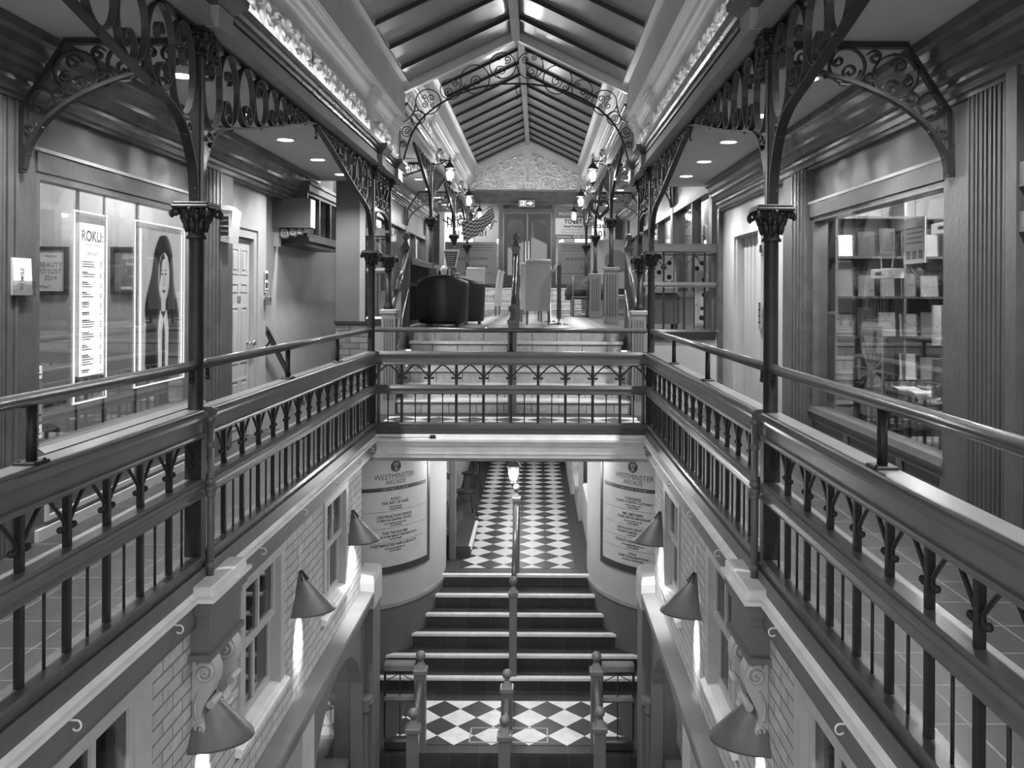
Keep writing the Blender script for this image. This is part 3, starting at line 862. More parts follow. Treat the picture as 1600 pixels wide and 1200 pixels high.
def y_bracket(parent, L, sy, name='scroll_bracket'):
    A = arch_pts(L)
    a = MB(); path = [tuple(p)[:2] for p in crom([(u, z, 0) for u, z in A], 5)]
    a.band([(0, u, z) for u, z in path], .052, .012, (1, 0, 0))
    a.band([(0, .03, 2.05), (0, .03, 2.9)], .05, .010, (1, 0, 0))
    a.band([(0, .03, 2.918), (0, L + .01, 2.918)], .05, .010, (1, 0, 0))
    for k, (u, z) in enumerate(path[3::6]):
        a.sphere((0.012 if k % 2 else -.012, u, z - .008), .009, 8, 4)
    br = a.build(name, 'iron', parent)
    if sy < 0: br.rotation_euler = (0, 0, PI)
    els = []
    us = [.20, .47, .77, 1.06, 1.32, 1.55, 1.75, 1.92, 2.06, 2.18]
    us = [u for u in us if u < L - .2]
    for i, u in enumerate(us):
        w = (us[min(i + 1, len(us) - 1)] - u) if i < len(us) - 1 else .10
        zl, zt = zarch(A, u) + .012, 2.908
        if i == 0: zl = 2.42
        els.append((tall_scroll(u, zl, zt, w * .50, 1 if i % 2 else -1, 1 if i % 3 else -1), .036 if i < 4 else .030))
    els.append((spiral(.17, 2.74, .06, -2.2, 1.4, 1), .034))
    els.append((spiral(.24, 2.84, .035, 2.0, 1.3, -1), .030))
    els.append((spiral(.47, 2.78, .05, -1.2, 1.3, 1), .032))
    els.append((spiral(.13, 2.36, .05, -1.2, 1.3, 1), .034))
    els.append((spiral(.07, 2.86, .035, .5, 1.2, 1), .04))
    for p, w in els:
        curl(MB(), p, w, .008 if w > .033 else .006).build('scroll', 'iron_edge', br)
    return br
def leafy_capital(mb, z, r0, r1, h, ab):
    """bell with two rows of curled leaves, corner volutes and a square slab"""
    mb.lathe([(r0 + .012, -.02), (r0 + .012, -.005), (r0 + .002, 0), (r0, h * .2), (r0 + (r1 - r0) * .35, h * .55), (r1, h * .88), (r1, h * .9)], (0, 0, z), 16)
    for row, (zz, n, L) in enumerate(((.12, 8, .42), (.42, 8, .42))):
        for k in range(n):
            a = 2 * PI * (k + .5 * row) / n; rr = r0 + (r1 - r0) * (zz + .1)
            path = [(rr * .95, zz * h), (rr * 1.05, (zz + L * .45) * h), (rr * 1.14, (zz + L * .85) * h), (rr * 1.30, (zz + L) * h), (rr * 1.38, (zz + L * .80) * h), (rr * 1.28, (zz + L * .70) * h)]
            mb.tube([(q * math.cos(a), q * math.sin(a), z + w) for q, w in path], [.012, .017, .016, .013, .010, .006], 6)
    for k in range(4):
        a = PI / 4 + k * PI / 2
        p = spiral(ab * .58, h * .74, h * .17, -1.2, 1.3, 1, .25)
        mb.tube([(q * math.cos(a), q * math.sin(a), z + w) for q, w in p], .010, 6)
    for k in range(4):
        a = k * PI / 2
        mb.sphere((r1 * 1.12 * math.cos(a), r1 * 1.12 * math.sin(a), z + h * .84), .014, 8, 5)
    mb.bbox(-ab * .5, ab * .5, -ab * .5, ab * .5, z + h * .9, z + h, .006)
    mb.bbox(-ab * .46, ab * .46, -ab * .46, ab * .46, z + h, z + h * 1.1, .005)
    return mb
def make_column(label, loc, zb, Ls, boss=True, pair_gap=None, group=None):
    t = thing('iron_column', label, 'column', loc, 0, group)
    m = MB()
    if zb < 0.3:
        m.bbox(-.045, .045, -.045, .045, -.05, .70, .012)
        m.lathe([(.05, .70), (.05, .73), (.040, .76), (.039, 1.78), (.043, 1.79)], (0, 0, 0), 16)
    else:
        m.lathe([(.06, zb), (.06, zb + .04), (.045, zb + .07), (.041, zb + .1), (.039, 1.78)], (0, 0, 0), 16)
    m.build('shaft', 'iron', t)
    leafy_capital(MB(), 1.80, .042, .088, .16, .205).build('capital', 'iron', t)
    m = MB(); m.bbox(-.029, .029, -.029, .029, 1.97, 2.80, .008); m.build('upper_shaft', 'iron', t)
    leafy_capital(MB(), 2.80, .036, .062, .115, .15).build('upper_capital', 'iron', t)
    if boss:
        s = -1 if loc[0] > 0 else 1
        m = MB(); X = s * .085
        m.lathe([(.02, -.12), (.02, .80)], (X, 0, 0), 10)
        for z, r in ((.0, .027), (.42, .033), (.46, .03), (.39, .028), (.66, .026), (.80, .03)): m.lathe([(.018, z - .02), (r, z - .012), (r, z + .012), (.018, z + .02)], (X, 0, 0), 10)
        m.build('side_pipe', 'rail_paint', t)
    for L, sy in Ls: y_bracket(t, L, sy)
    if pair_gap:
        # small pointed arch between the paired columns
        g = pair_gap; m = MB(); path = []
        for k in range(13):
            a = PI * k / 12; path.append((0, .03 + (g - .06) * (1 - math.cos(a)) / 2, 1.98 + .32 * (k / 3.0 if k < 3 else 1.0 if k <= 9 else (12 - k) / 3.0) + .16 * math.sin(a)))
        m.band(path, .05, .012, (1, 0, 0)); m.band([(0, .03, 2.918), (0, g - .03, 2.918)], .05, .01, (1, 0, 0))
        br = m.build('scroll_bracket', 'iron', t)
        for u in (.2, .42, .64, .86):
            curl(MB(), s_scroll(u * g / 1.06, 2.48, 2.905, .09, 1 if u < .5 else -1, .02, 1.1), .046).build('scroll', 'iron_edge', br)
        for u in (.1, .96): curl(MB(), s_scroll(u * g / 1.06, 2.2, 2.55, .05, 1, 0, 1.1), .042).build('scroll', 'iron_edge', br)
    return t
SIDE = {-1: 'left', 1: 'right'}
HW = 1.57
NEAR = {'-1': 'beside the hair salon window', '1': 'beside the comic shop window'}
for s in (-1, 1):
    w = NEAR[str(s)]
    near = make_column('tall black iron column with scroll brackets ' + w, (s * HW, 4.72, 0), 0, ((2.46, 1), (2.46, -1)))
    cor = make_column('slim iron column at the %s corner of the far balustrade' % SIDE[s], (s * HW, 9.7, 0), 0, ((2.46, -1),), pair_gap=1.1)
    dup_ = make_column('slim iron column on the fluted pedestal at the %s foot of the stairs' % SIDE[s], (s * HW, 10.8, 0), 1.30, (), boss=False)
    # the raised half: same columns standing higher
    up = make_column('iron column with hanging lantern nearest the top of the %s stair rail' % SIDE[s], (s * HW, 15.05, R), UF - R + .97, ((2.07, 1), (2.1, -1)), boss=False)
    dup(up, (s * HW, 19.2, R), 0, 'middle iron column of the raised row on the %s' % SIDE[s])
    dup(up, (s * HW, 22.8, R), 0, 'iron column of the raised row closest to the far doors on the %s' % SIDE[s])

# fluted pedestals
def pedestal(label, loc, w, h, d=None, group=None):
    t = thing('fluted_pedestal', label, 'pedestal', loc, 0, group)
    d = d or w; m = MB(); m.box(-w / 2, w / 2, -d / 2, d / 2, 0, h - .05)
    m.build('body', 'ent_paint', t)
    m = MB()
    for k in range(4):
        x = -w / 2 + w * (k + 1) / 5
        m.box(x - w * .05, x + w * .05, -d / 2 - .008, -d / 2, h * .14, h - .12)
        m.box(-w / 2 - .008, -w / 2, x - w * .05, x + w * .05, h * .14, h - .12); m.box(w / 2, w / 2 + .008, x - w * .05, x + w * .05, h * .14, h - .12)
    m.build('fluting', 'rail_paint', t)
    m = MB(); m.bbox(-w / 2 - .02, w / 2 + .02, -d / 2 - .02, d / 2 + .02, h - .05, h, .008); m.build('cap', 'ent_paint', t)
    return t
for s in (-1, 1):
    pedestal('tall fluted pedestal at the %s foot of the tiled stairs' % SIDE[s], (s * 1.555, 10.8, 0), .17, 1.30, .17)
    for y, n in ((15.05, 'nearest'), (19.2, 'second'), (22.8, 'furthest')):
        pedestal('fluted pedestal under the %s raised iron column on the %s side' % (n, SIDE[s]), (s * HW, y, UF), .24, .97)

# brackets out from the shop walls to the near columns
def wall_bracket(label, loc, rotz, w):
    t = thing('iron_wall_bracket', label, 'bracket', loc, rotz)
    m = MB(); W = .05
    # local: wall at u = 0, column at u = w; z absolute from the floor
    m.band([(0, .02, 2.17), (0, .03, 2.54), (0, .27, 2.918), (0, w, 2.918)], W, .03, (1, 0, 0))
    m.build('frame_bar', 'iron', t)
    arch = crom([(0, .03, 2.19), (0, .06, 2.32), (0, .16, 2.47), (0, .33, 2.60), (0, .55, 2.70), (0, .78, 2.77), (0, w, 2.86)], 5)
    m = MB(); m.band(arch, W, .022, (1, 0, 0))
    for p in arch[4::5]: m.sphere((p[0], p[1], p[2] - .016), .012, 8, 4)
    m.build('arch_bar', 'iron', t)
    def arc(cx, cz, r, a0, tn, sg, inn=.22): curl(MB(), spiral(cx, cz, r, a0, tn, sg, inn), .034, .009).build('scroll', 'iron', t)
    arc(.33, 2.74, .135, -1.0, 1.0, 1, .9); arc(.31, 2.80, .05, 0, 1.4, 1); arc(.36, 2.67, .055, 2.6, 1.4, -1); arc(.27, 2.71, .04, 1.5, 1.3, 1)
    arc(.61, 2.80, .11, -1.2, 1.0, -1, .9); arc(.59, 2.77, .06, 3.0, 1.5, 1); arc(.66, 2.83, .04, 1.0, 1.3, -1)
    arc(.86, 2.85, .07, -1.0, 1.6, 1); arc(.45, 2.85, .045, 0.4, 1.4, 1); arc(.24, 2.62, .05, -.6, 1.4, -1); arc(.48, 2.74, .04, 2.6, 1.3, 1); arc(.75, 2.86, .035, 2.0, 1.3, -1); arc(.14, 2.58, .09, -1.5, .9, -1, .6); arc(.09, 2.53, .035, 0.5, 1.2, 1); arc(.06, 2.42, .05, 1.0, 1.0, -1)
    return t
wl = wall_bracket('curved iron scroll bracket on the hair salon pilaster', (-2.675, 4.94, 0), -PI / 2, 1.06)
wr = dup(wl, (2.665, 4.94, 0), PI / 2, 'curved iron scroll bracket on the comic shop pilaster')
for s in (-1, 1):
    for y, n in ((15.05, 'nearest'), (19.2, 'second')):
        dup(wl, (s * 2.63, y, R), s * PI / 2, 'small iron wall bracket by the %s raised column on the %s' % (n, SIDE[s]))

# the open arch of scrolls across the opening
def void_arch():
    t = thing('iron_arch', 'wide arch of thin black iron scrolls spanning below the roof', 'arch', (0, 11.42, 0))
    pts = [(-1.55, 2.93), (-1.512, 3.12), (-1.47, 3.33), (-1.354, 3.654), (-1.164, 3.89), (-.889, 4.077), (-.551, 4.213), (-.255, 4.268), (0, 4.28)]
    full = pts + [(-x, z) for x, z in reversed(pts[:-1])]
    m = MB(); m.tube([(p[0], 0, p[1]) for p in crom([(x, z, 0) for x, z in full], 6)], .013, 8)
    m.build('arch_bar', 'iron', t)
    for s in (-1, 1):
        m = MB(); m.tube([(q[0], 0, q[1]) for q in crom([(s * 1.535, 2.93, 0), (s * 1.535, 3.68, 0), (s * 1.50, 3.76, 0), (s * 1.42, 3.80, 0), (s * 1.36, 3.88, 0), (s * 1.33, 4.0, 0)], 5)], .011, 6)
        m.build('side_bar', 'rail_paint', t)
    def ring(x, z, r, curls, n=30):
        for s in (-1, 1):
            m = MB(); m.tube([(s * x + r * math.cos(2 * PI * k / n), 0, z + r * math.sin(2 * PI * k / n)) for k in range(n + 1)], .0075, 6)
            for (dx, dz, rr, a0, tn, sg) in curls:
                m.tube([(s * (x + a), 0, z + b) for a, b in spiral(dx, dz, rr, a0, tn, sg, .2)], .0065, 6)
            m.build('scroll_ring', 'iron', t)
    ring(.181, 4.52, .173, [(.02, -.07, .09, -1.5, 1.6, 1), (-.06, .08, .055, -1, 1.4, -1), (.06, .1, .04, 2, 1.3, 1)])
    ring(.545, 4.335, .19, [(-.02, -.02, .09, -1.5, 1.6, 1), (.1, -.1, .05, 1, 1.4, -1)])
    ring(.87, 4.20, .135, [(.02, -.03, .07, -1.5, 1.5, 1), (-.06, .06, .04, 0, 1.3, 1)])
    ring(1.164, 4.035, .165, [(-.04, .05, .06, -1.5, 1.4, 1), (.05, -.04, .05, 1.5, 1.4, 1), (.05, .07, .04, 0, 1.3, -1), (-.06, -.05, .035, 2, 1.3, -1)])
    ring(1.295, 3.83, .09, [(0, 0, .05, 0, 1.5, 1)])
    ring(1.445, 3.64, .065, [(0, .01, .045, 0, 1.5, -1)])
    ring(1.49, 3.48, .04, [(0, 0, .03, 0, 1.4, 1)])
    m = MB(); m.tube([(-.012 + .0, 0, 4.28), (0, 0, 4.19), (.02, 0, 4.13), (.03, 0, 4.10), (.015, 0, 4.07), (-.01, 0, 4.08)], .006, 6); m.build('hook', 'iron', t)
void_arch()

# ================================================================== BALUSTRADES AND HANDRAILS
TOP = [(-.05, .70), (-.06, .702), (-.064, .713), (-.058, .722), (-.046, .726), (-.046, .786), (-.056, .79), (-.056, .80), (-.074, .806), (-.077, .822), (-.072, .836), (-.055, .842), (-.05, .850), (.05, .850), (.055, .842), (.072, .836), (.077, .822), (.074, .806), (.056, .80), (.056, .79), (.046, .786), (.046, .726), (.058, .722), (.064, .713), (.06, .702), (.05, .70)]
MID = [(-.04, .372), (-.058, .378), (-.062, .392), (-.052, .402), (-.048, .406), (-.048, .42), (-.062, .428), (-.066, .442), (-.058, .455), (-.05, .458), (-.044, .474), (.044, .474), (.05, .458), (.058, .455), (.066, .442), (.062, .428), (.048, .42), (.048, .406), (.052, .402), (.062, .392), (.058, .378), (.04, .372)]
BASE = [(-.052, -.07), (-.052, .02), (-.058, .025), (-.058, .045), (-.05, .055), (.05, .055), (.058, .045), (.058, .025), (.052, .02), (.052, -.07)]
post_src = spin_src = brace_src = None
def balustrade(label, loc, rotz, L, n, base=True, top=True, skip_ends=False):
    """runs along local y from 0 to L with n bays"""
    global post_src, spin_src, brace_src
    t = thing('balustrade', label, 'balustrade', loc, rotz)
    MB().prism(TOP, 0, L).build('top_rail', 'rail_paint', t)
    MB().prism(MID, 0, L).build('middle_rail', 'rail_paint', t)
    if base: MB().prism(BASE, 0, L).build('base_rail', 'dark_timber', t)
    if post_src is None:
        m = MB(); m.bbox(-.014, .014, -.015, .015, .05, .38, .003); m.bbox(-.014, .014, -.015, .015, .47, .705, .003)
        post_src = m.build('baluster', 'iron', t); P = post_src
        m = MB(); m.tube([(0, 0, .05), (0, 0, .38)], .0065, 8); m.lathe([(.0065, .355), (.014, .36), (.016, .372)], (0, 0, 0), 8)
        spin_src = m.build('spindle', 'iron', t)
        m = MB(); h = L / n / 2
        for q in (-1, 1):
            pth = [(0, 0, .698), (0, q * .03, .684), (0, q * h * .55, .63), (0, q * (h - .035), .59), (0, q * (h - .022), .574), (0, q * (h - .022), .556), (0, q * (h - .034), .545), (0, q * (h - .048), .55)]
            m.tube(crom(pth, 3), [.0085] * 19 + [.011] * 3, 7)
            m.sphere((0.0, q * (h - .052), .552), .014, 8, 5)
        brace_src = m.build('arched_brace', 'iron', t)
        made = True
    else: made = False
    st = L / n
    for k in range(n + 1):
        if k == 0 and made: post_src.location = (0, 0, 0)
        elif (k in (0, n)) and skip_ends: continue
        else: shared(post_src, t, (0, k * st, 0))
    for k in range(n):
        y = (k + .5) * st
        if k == 0 and made: spin_src.location = (0, y, 0); brace_src.location = (0, y, 0)
        else: shared(spin_src, t, (0, y, 0)); shared(brace_src, t, (0, y, 0))
    return t
for s in (-1, 1):
    balustrade('long green balustrade below the %s from the near column to the corner' % ('salon door' if s < 0 else 'folding lift door'), (s * HW, 4.83, 0), 0, 4.80, 15)
    balustrade('balustrade of braced iron bars nearest the camera under the %s' % ('salon window' if s < 0 else 'comic shop window'), (s * HW, -.05, 0), 0, 4.75, 15)
balustrade('short balustrade across the gallery in front of the tiled stairs', (1.53, 9.7, 0), PI / 2, 3.06, 10)

def handrail(label, loc, rotz, L, posts, ends=(1, 1)):
    t = thing('handrail', label, 'handrail', loc, rotz)
    m = MB(); m.tube([(0, 0, 1.09), (0, L, 1.09)], .028, 14); m.sphere((0, 0, 1.09), .028, 12, 6); m.sphere((0, L, 1.09), .028, 12, 6)
    m.build('rail', 'handrail', t)
    for y in posts:
        m = MB(); m.tube([(0, y, .86), (0, y, 1.07)], .019, 12)
        st = m.build('stanchion', 'iron', t)
        m = MB(); m.bbox(-.045, .045, y - .045, y + .045, .85, .862, .003)
        for a in (-1, 1): m.sphere((.03 * a, y + .03 * a, .863), .007, 6, 4)
        m.build('base_plate', 'iron', st)
    for y in ((0.03,) if ends[0] else ()) + ((L - .03,) if ends[1] else ()):
        m = MB(); m.tube([(0, y, 1.07), (0, y, 1.02)], .012, 8); m.sphere((0, y, 1.01), .016, 8, 5); m.build('fixing', 'iron', t)
    return t
for s in (-1, 1):
    handrail('round handrail from the near column to the corner in front of the %s' % ('salon door' if s < 0 else 'lift door'), (s * (HW), 4.86, 0), 0, 4.76, (1.6, 3.2))
    handrail('round handrail nearest the camera in front of the %s window' % ('salon' if s < 0 else 'comic shop'), (s * (HW), -.05, 0), 0, 4.74, (1.6, 3.24), (0, 1))
handrail('level round handrail crossing in front of the tiled stairs', (1.51, 9.7, 0), PI / 2, 3.02, (1.51,), (0, 0))

# turned newel posts
def newel(name, label, loc, h, w=.10, mt='rail_paint', lamp=False):
    t = thing(name, label, 'newel post', loc)
    m = MB(); m.bbox(-w / 2, w / 2, -w / 2, w / 2, 0, h - .22, .008); m.build('post', mt, t)
    m = MB(); m.bbox(-w * .62, w * .62, -w * .62, w * .62, h - .24, h - .19, .008)
    m.loft([[(-w * .45, -w * .45, h - .19), (w * .45, -w * .45, h - .19), (w * .45, w * .45, h - .19), (-w * .45, w * .45, h - .19)], [(-w * .2, -w * .2, h - .12), (w * .2, -w * .2, h - .12), (w * .2, w * .2, h - .12), (-w * .2, w * .2, h - .12)]])
    m.build('cap', mt, t)
    m = MB(); m.lathe([(.02, h - .12), (.026, h - .11), (.02, h - .10)], (0, 0, 0), 12); m.sphere((0, 0, h - .055), .055, 16, 10); m.build('ball_finial', mt, t)
    return t
def sloped_rail(label, p0, p1, r=.03, ridged=True):
    t = thing('stair_handrail', label, 'handrail', p0)
    d = Vector(p1) - Vector(p0)
    m = MB(); m.tube([(0, 0, 0), tuple(d)], r, 12); m.build('rail', 'handrail', t)
    m = MB(); m.tube([(0, 0, -.06), tuple(d + Vector((0, 0, -.06)))], .014, 8); m.build('under_bar', 'chrome', t)
    return t
# stairs up: centre and side newels
newel('newel_post', 'ball topped newel post at the foot of the tiled stairs', (-.015, 10.72, 0), 1.37, .105)
newel('newel_post', 'ball topped newel post at the head of the tiled stairs', (-.02, 12.42, UF), 1.37, .105)
newel('newel_post', 'ball topped newel at the left head of the tiled stairs', (-1.60, 12.42, UF), 1.37, .11)
newel('newel_post', 'ball topped newel at the right head of the tiled stairs', (1.60, 12.42, UF), 1.37, .11)
sloped_rail('shiny ridged handrail down the middle of the tiled stairs', (-.02, 12.36, 2.05), (-.015, 10.78, 1.12), .035)
for s in (-1, 1):
    sloped_rail('bright handrail down the %s edge of the tiled stairs' % SIDE[s], (s * 1.58, 12.36, 2.10), (s * 1.56, 10.9, 1.22), .035)
    sloped_rail('lower bright bar down the %s edge of the tiled stairs' % SIDE[s], (s * 1.55, 12.3, 1.55), (s * 1.53, 10.9, .62), .02)
# upper floor side balustrades
def plain_rail(label, x, y0, y1, z, h=1.02):
    t = thing('spindle_railing', label, 'railing', (x, y0, z))
    L = y1 - y0; m = MB()
    m.prism([(-.05, h - .10), (-.05, h - .03), (-.06, h), (.06, h), (.05, h - .03), (.05, h - .10)], 0, L); m.build('top_rail', 'rail_paint', t)
    m = MB(); m.box(-.03, .03, 0, L, h - .42, h - .37); m.build('middle_rail', 'rail_paint', t)
    m = MB(); m.box(-.03, .03, 0, L, .04, .09); m.build('bottom_rail', 'rail_paint', t)
    n = int(L / .15); src = None
    for k in range(1, n):
        if src is None: mm = MB(); mm.box(-.009, .009, -.009, .009, .08, h - .09); src = mm.build('spindle', 'iron', t, (0, k * L / n, 0))
        else: shared(src, t, (0, k * L / n, 0))
    return t
plain_rail('spindle railing behind the dark tub armchair', -HW, 12.5, 14.9, UF)
plain_rail('spindle railing on the upper floor between the second and third pedestals on the left', -HW, 15.2, 19.05, UF)
# end railing above the low wall on the right, seen face on
def gallery_end_rail(label, x0, x1, y, z0, group=None):
    t = thing('gallery_railing', label, 'railing', (x0, y, z0))
    W = x1 - x0
    m = MB(); m.prism([(-.05, 1.08), (-.07, 1.10), (-.07, 1.18), (-.05, 1.20), (.05, 1.20), (.07, 1.18), (.07, 1.10), (.05, 1.08)], 0, W, 'x'); m.build('top_rail', 'rail_paint', t)
    m = MB(); m.prism([(-.04, .62), (-.05, .65), (-.04, .69), (.04, .69), (.05, .65), (.04, .62)], 0, W, 'x'); m.build('middle_rail', 'rail_paint', t)
    m = MB(); m.prism([(-.06, -.08), (-.06, .03), (-.04, .06), (.04, .06), (.06, .03), (.06, -.08)], 0, W, 'x'); m.build('bottom_rail', 'black_paint', t)
    m = MB(); m.box(0, W, -.02, .02, 1.045, 1.06); m.build('upper_bar', 'iron', t)
    n = max(2, int(W / .125))
    for k in range(n + 1):
        x = W * k / n; r = .012 if k % 2 == 0 else .006
        m = MB(); m.box(x - r, x + r, -r, r, .05, .63); m.box(x - r, x + r, -r, r, .68, 1.08); m.build('baluster', 'iron', t)
        if k % 2 and k < n:
            m = MB()
            for q in (-1, 1): m.tube(crom([(x, 0, 1.05), (x + q * .05, 0, .99), (x + q * W / n * .85, 0, .92), (x + q * W / n * .9, 0, .89), (x + q * W / n * .75, 0, .88)], 3), .006, 6)
            m.build('arched_brace', 'iron', t)
    return t
gallery_end_rail('iron railing on the low cream wall beside the lift door', 1.70, 2.66, 11.52, .98)
gallery_end_rail('iron railing above the brick dado beside the stairs', -1.93, -1.62, 11.17, 1.14)
# ================================================================== STAIRS
def stair_x(y):
    if y >= 12.75: return 1.05
    if y <= 11.25: return 2.0
    return EXC - EA_ * math.sqrt(max(0, 1 - ((EYC - y) / EB_) ** 2)) + .012
t = thing('tiled_staircase', 'pale tiled staircase with white nosings rising to the upper floor', 'staircase', (0, 10.82, 0))
for k in range(6):
    y = .28 * k; z = .168 * k; w = 1.455
    m = MB(); m.box(-w, w, y, 1.36 if k < 5 else 1.62, z, z + .168 - (.03 if k < 5 else .002)); st = m.build('step', 'riser_tile', t)
    m = MB(); m.prism([(y - .02, z + .134), (y - .024, z + .15), (y - .015, z + .168), (y + .29, z + .168), (y + .29, z + .138), (y - .01, z + .134)], -w - .02, w + .02, 'x'); m.build('nosing', 'nosing', st)
    m = MB(); m.box(-w - .01, w + .01, y - .012, y + .0, z + .122, z + .134); m.build('nosing_shadow_strip', 'black_paint', st)
t = thing('dark_staircase', 'dark tiled staircase with pale nosings between the curved walls', 'staircase', (0, 11.06, -3.58))
NY = [0.0, .28, .57, .825, 1.097, 1.45]
for k in range(6):
    y = NY[k]; z = .17 * k; w = min(stair_x(11.06 + y), 1.9)
    yb = y + (.36 if k < 5 else .1); wb = min(stair_x(11.06 + yb), 1.9)
    m = MB(); m.loft([[(-w, y, q), (w, y, q), (wb, yb, q), (-wb, yb, q)] for q in (max(0, z - .17), z + .168)]); st = m.build('step', 'riser_dark', t)
    m = MB(); m.bbox(-w, w, y - .018, y + .06, z + .135, z + .1725, .006); m.build('nosing', 'nosing', st)
# short flight at the far end of the upper floor
t = thing('far_staircase', 'short flight of pale tiled steps in front of the far doors', 'staircase', (0, 21.95, UF))
for k in range(5):
    m = MB(); m.box(-1.42, 1.42, .28 * k, 2.2, .135 * k, .135 * (k + 1) - .02); st = m.build('step', 'riser_tile', t)
    m = MB(); m.bbox(-1.42, 1.42, .28 * k - .02, .28 * k + .3, .135 * (k + 1) - .025, .135 * (k + 1), .005); m.build('nosing', 'nosing', st)
# flight going down towards the ground floor
t = thing('lower_staircase', 'dark stairs going down between ball topped newels', 'staircase', (0, 9.55, -4.8))
for k in range(6):
    m = MB(); m.box(-1.35, 1.35, -.28 * (6 - k), 0, 0 if k == 0 else .174 * k, .174 * (k + 1)); st = m.build('step', 'riser_dark', t)
    m = MB(); m.bbox(-1.35, 1.35, -.28 * (6 - k) - .01, -.28 * (6 - k) + .05, .174 * (k + 1) - .02, .174 * (k + 1) + .004, .005); m.build('nosing', 'nosing', st)
# newels and handrails of the lower stairs
newel('newel_post', 'ball topped newel on the left of the landing of black and white tiles', (-.985, 9.60, -3.58), 1.11, .125)
newel('newel_post', 'ball topped newel on the right of the landing of black and white tiles', (.97, 9.60, -3.58), 1.11, .125)
newel('newel_post', 'shorter ball topped newel in the middle of the landing edge', (-.025, 9.62, -3.58), .90, .125)
newel('newel_post', 'lower left newel in front of the landing with ball finial', (-.985, 9.02, -3.93), 1.10, .125)
newel('newel_post', 'lower right newel in front of the landing with ball finial', (.97, 9.06, -3.93), 1.10, .125)
newel('newel_post', 'lower middle newel in front of the landing with ball finial', (-.03, 9.10, -3.93), .99, .125)
for x, z0, z1, n in ((-.985, -2.78, -3.12, 'left'), (.97, -2.78, -3.12, 'right'), (-.025, -2.98, -3.22, 'middle')):
    sloped_rail('bright ridged handrail between the %s pair of lower newels' % n, (x, 9.54, z0), (x, 9.13, z1), .035)
for s in (-1, 1):
    x0 = .985 if s < 0 else .97
    t = gallery_end_rail('low balustrade on the landing between the %s newel and the shopfront pier' % SIDE[s], -1.385 if s < 0 else x0 + .065, -x0 - .065 if s < 0 else 1.385, 9.64, -3.50)
    t.scale = (1, 1, .74)
newel('newel_post', 'ball topped newel halfway up the middle of the dark staircase', (-.0, 11.13, -3.41), 1.27, .10)
newel('newel_post', 'newel carrying the lantern at the head of the dark staircase', (.0, 12.62, -2.56), 1.29, .10)
sloped_rail('dark ridged handrail down the middle of the dark staircase', (0.0, 12.56, -1.58), (0, 11.19, -2.42), .035)

# ================================================================== LAMPS
def lantern_parts(t, z, k=1.0, glow='lamp_glow'):
    """six sided street lantern hanging with its top at z"""
    def ringp(r, zz, n=6): return [(r * math.cos(2 * PI * i / n + PI / 6), r * math.sin(2 * PI * i / n + PI / 6), zz) for i in range(n)]
    m = MB(); m.loft([ringp(.105 * k, z - .12 * k), ringp(.11 * k, z - .105 * k), ringp(.04 * k, z - .02 * k), ringp(.02 * k, z)]); m.sphere((0, 0, z + .015 * k), .022 * k, 8, 5); m.build('lantern_roof', 'iron', t)
    m = MB()
    for i in range(6):
        a, b = ringp(.092 * k, z - .12 * k)[i], ringp(.055 * k, z - .33 * k)[i]; m.tube([a, b], .007 * k, 5)
    m.loft([ringp(.06 * k, z - .33 * k), ringp(.06 * k, z - .345 * k), ringp(.02 * k, z - .38 * k), ringp(.008 * k, z - .42 * k)]); m.build('cage', 'iron', t)
    m = MB(); m.loft([ringp(.052 * k, z - .325 * k), ringp(.088 * k, z - .125 * k)], cap=False); m.build('glass', 'lantern_glass', t)
    m = MB(); m.lathe([(.012 * k, -.14 * k), (.042 * k, -.11 * k), (.05 * k, -.05 * k), (.04 * k, .01 * k), (.02 * k, .03 * k)], (0, 0, z - .17 * k), 12); m.build('bulb', glow, t)
def arm_lantern(label, loc, rotz, z=3.87):
    t = thing('wall_lantern', label, 'lantern', loc, rotz)
    m = MB(); m.tube([(-.30, 0, .03), (.02, 0, .03)], .010, 8); m.tube(crom([(-.30, 0, -.14), (-.24, 0, -.06), (-.13, 0, -.02), (-.08, 0, .03)], 4), .009, 8)
    m.box(-.32, -.295, -.03, .03, -.18, .07); m.sphere((0, 0, .06), .018, 8, 5); m.tube([(0, 0, .05), (0, 0, .14)], .006, 6); m.build('arm', 'iron', t)
    lantern_parts(t, 0.0, 1.0)
    return t
for s in (-1, 1):
    for y, n in ((15.05, 'nearest'), (19.2, 'second'), (22.8, 'furthest')):
        z = 3.80
        arm_lantern('glowing six sided lantern on the %s raised column on the %s' % (n, SIDE[s]), (s * 1.245, y, z), 0 if s < 0 else PI)
        add_light('lantern_light', 'POINT', (s * 1.20, y - .05, z - .24), 27, .08)
t = thing('wall_lantern', 'small domed lantern glowing on the left shopfront beyond the stairs', 'lantern', (-2.50, 15.9, 3.18), 0)
m = MB(); m.tube([(-.13, 0, .06), (-.02, 0, .09), (0, 0, .04)], .01, 6); m.lathe([(.012, -.27), (.05, -.245), (.10, -.21), (.10, -.195)], (0, 0, 0), 14); m.build('arm', 'iron', t)
m = MB(); m.lathe([(.098, -.2), (.09, -.1), (.06, 0), (.02, .04)], (0, 0, 0), 14); m.build('glass', 'lantern_glass', t)
m = MB(); m.sphere((0, 0, -.05), .045, 12, 8); m.build('bulb', 'lamp_glow', t)
add_light('lantern_light', 'POINT', (-2.42, 15.8, 3.1), 14, .05)
t = thing('post_lantern', 'bright lantern on top of the newel at the head of the dark staircase', 'lantern', (-.045, 12.66, -.93), 0)
m = MB(); m.lathe([(.03, -.42), (.02, -.40), (.012, -.38), (.012, -.34)], (0, 0, 0), 10); m.tube([(0.03, -.02, -.42), (0, 0, -.40)], .012, 6); m.build('stem', 'iron', t)
lantern_parts(t, 0.03, 1.08)
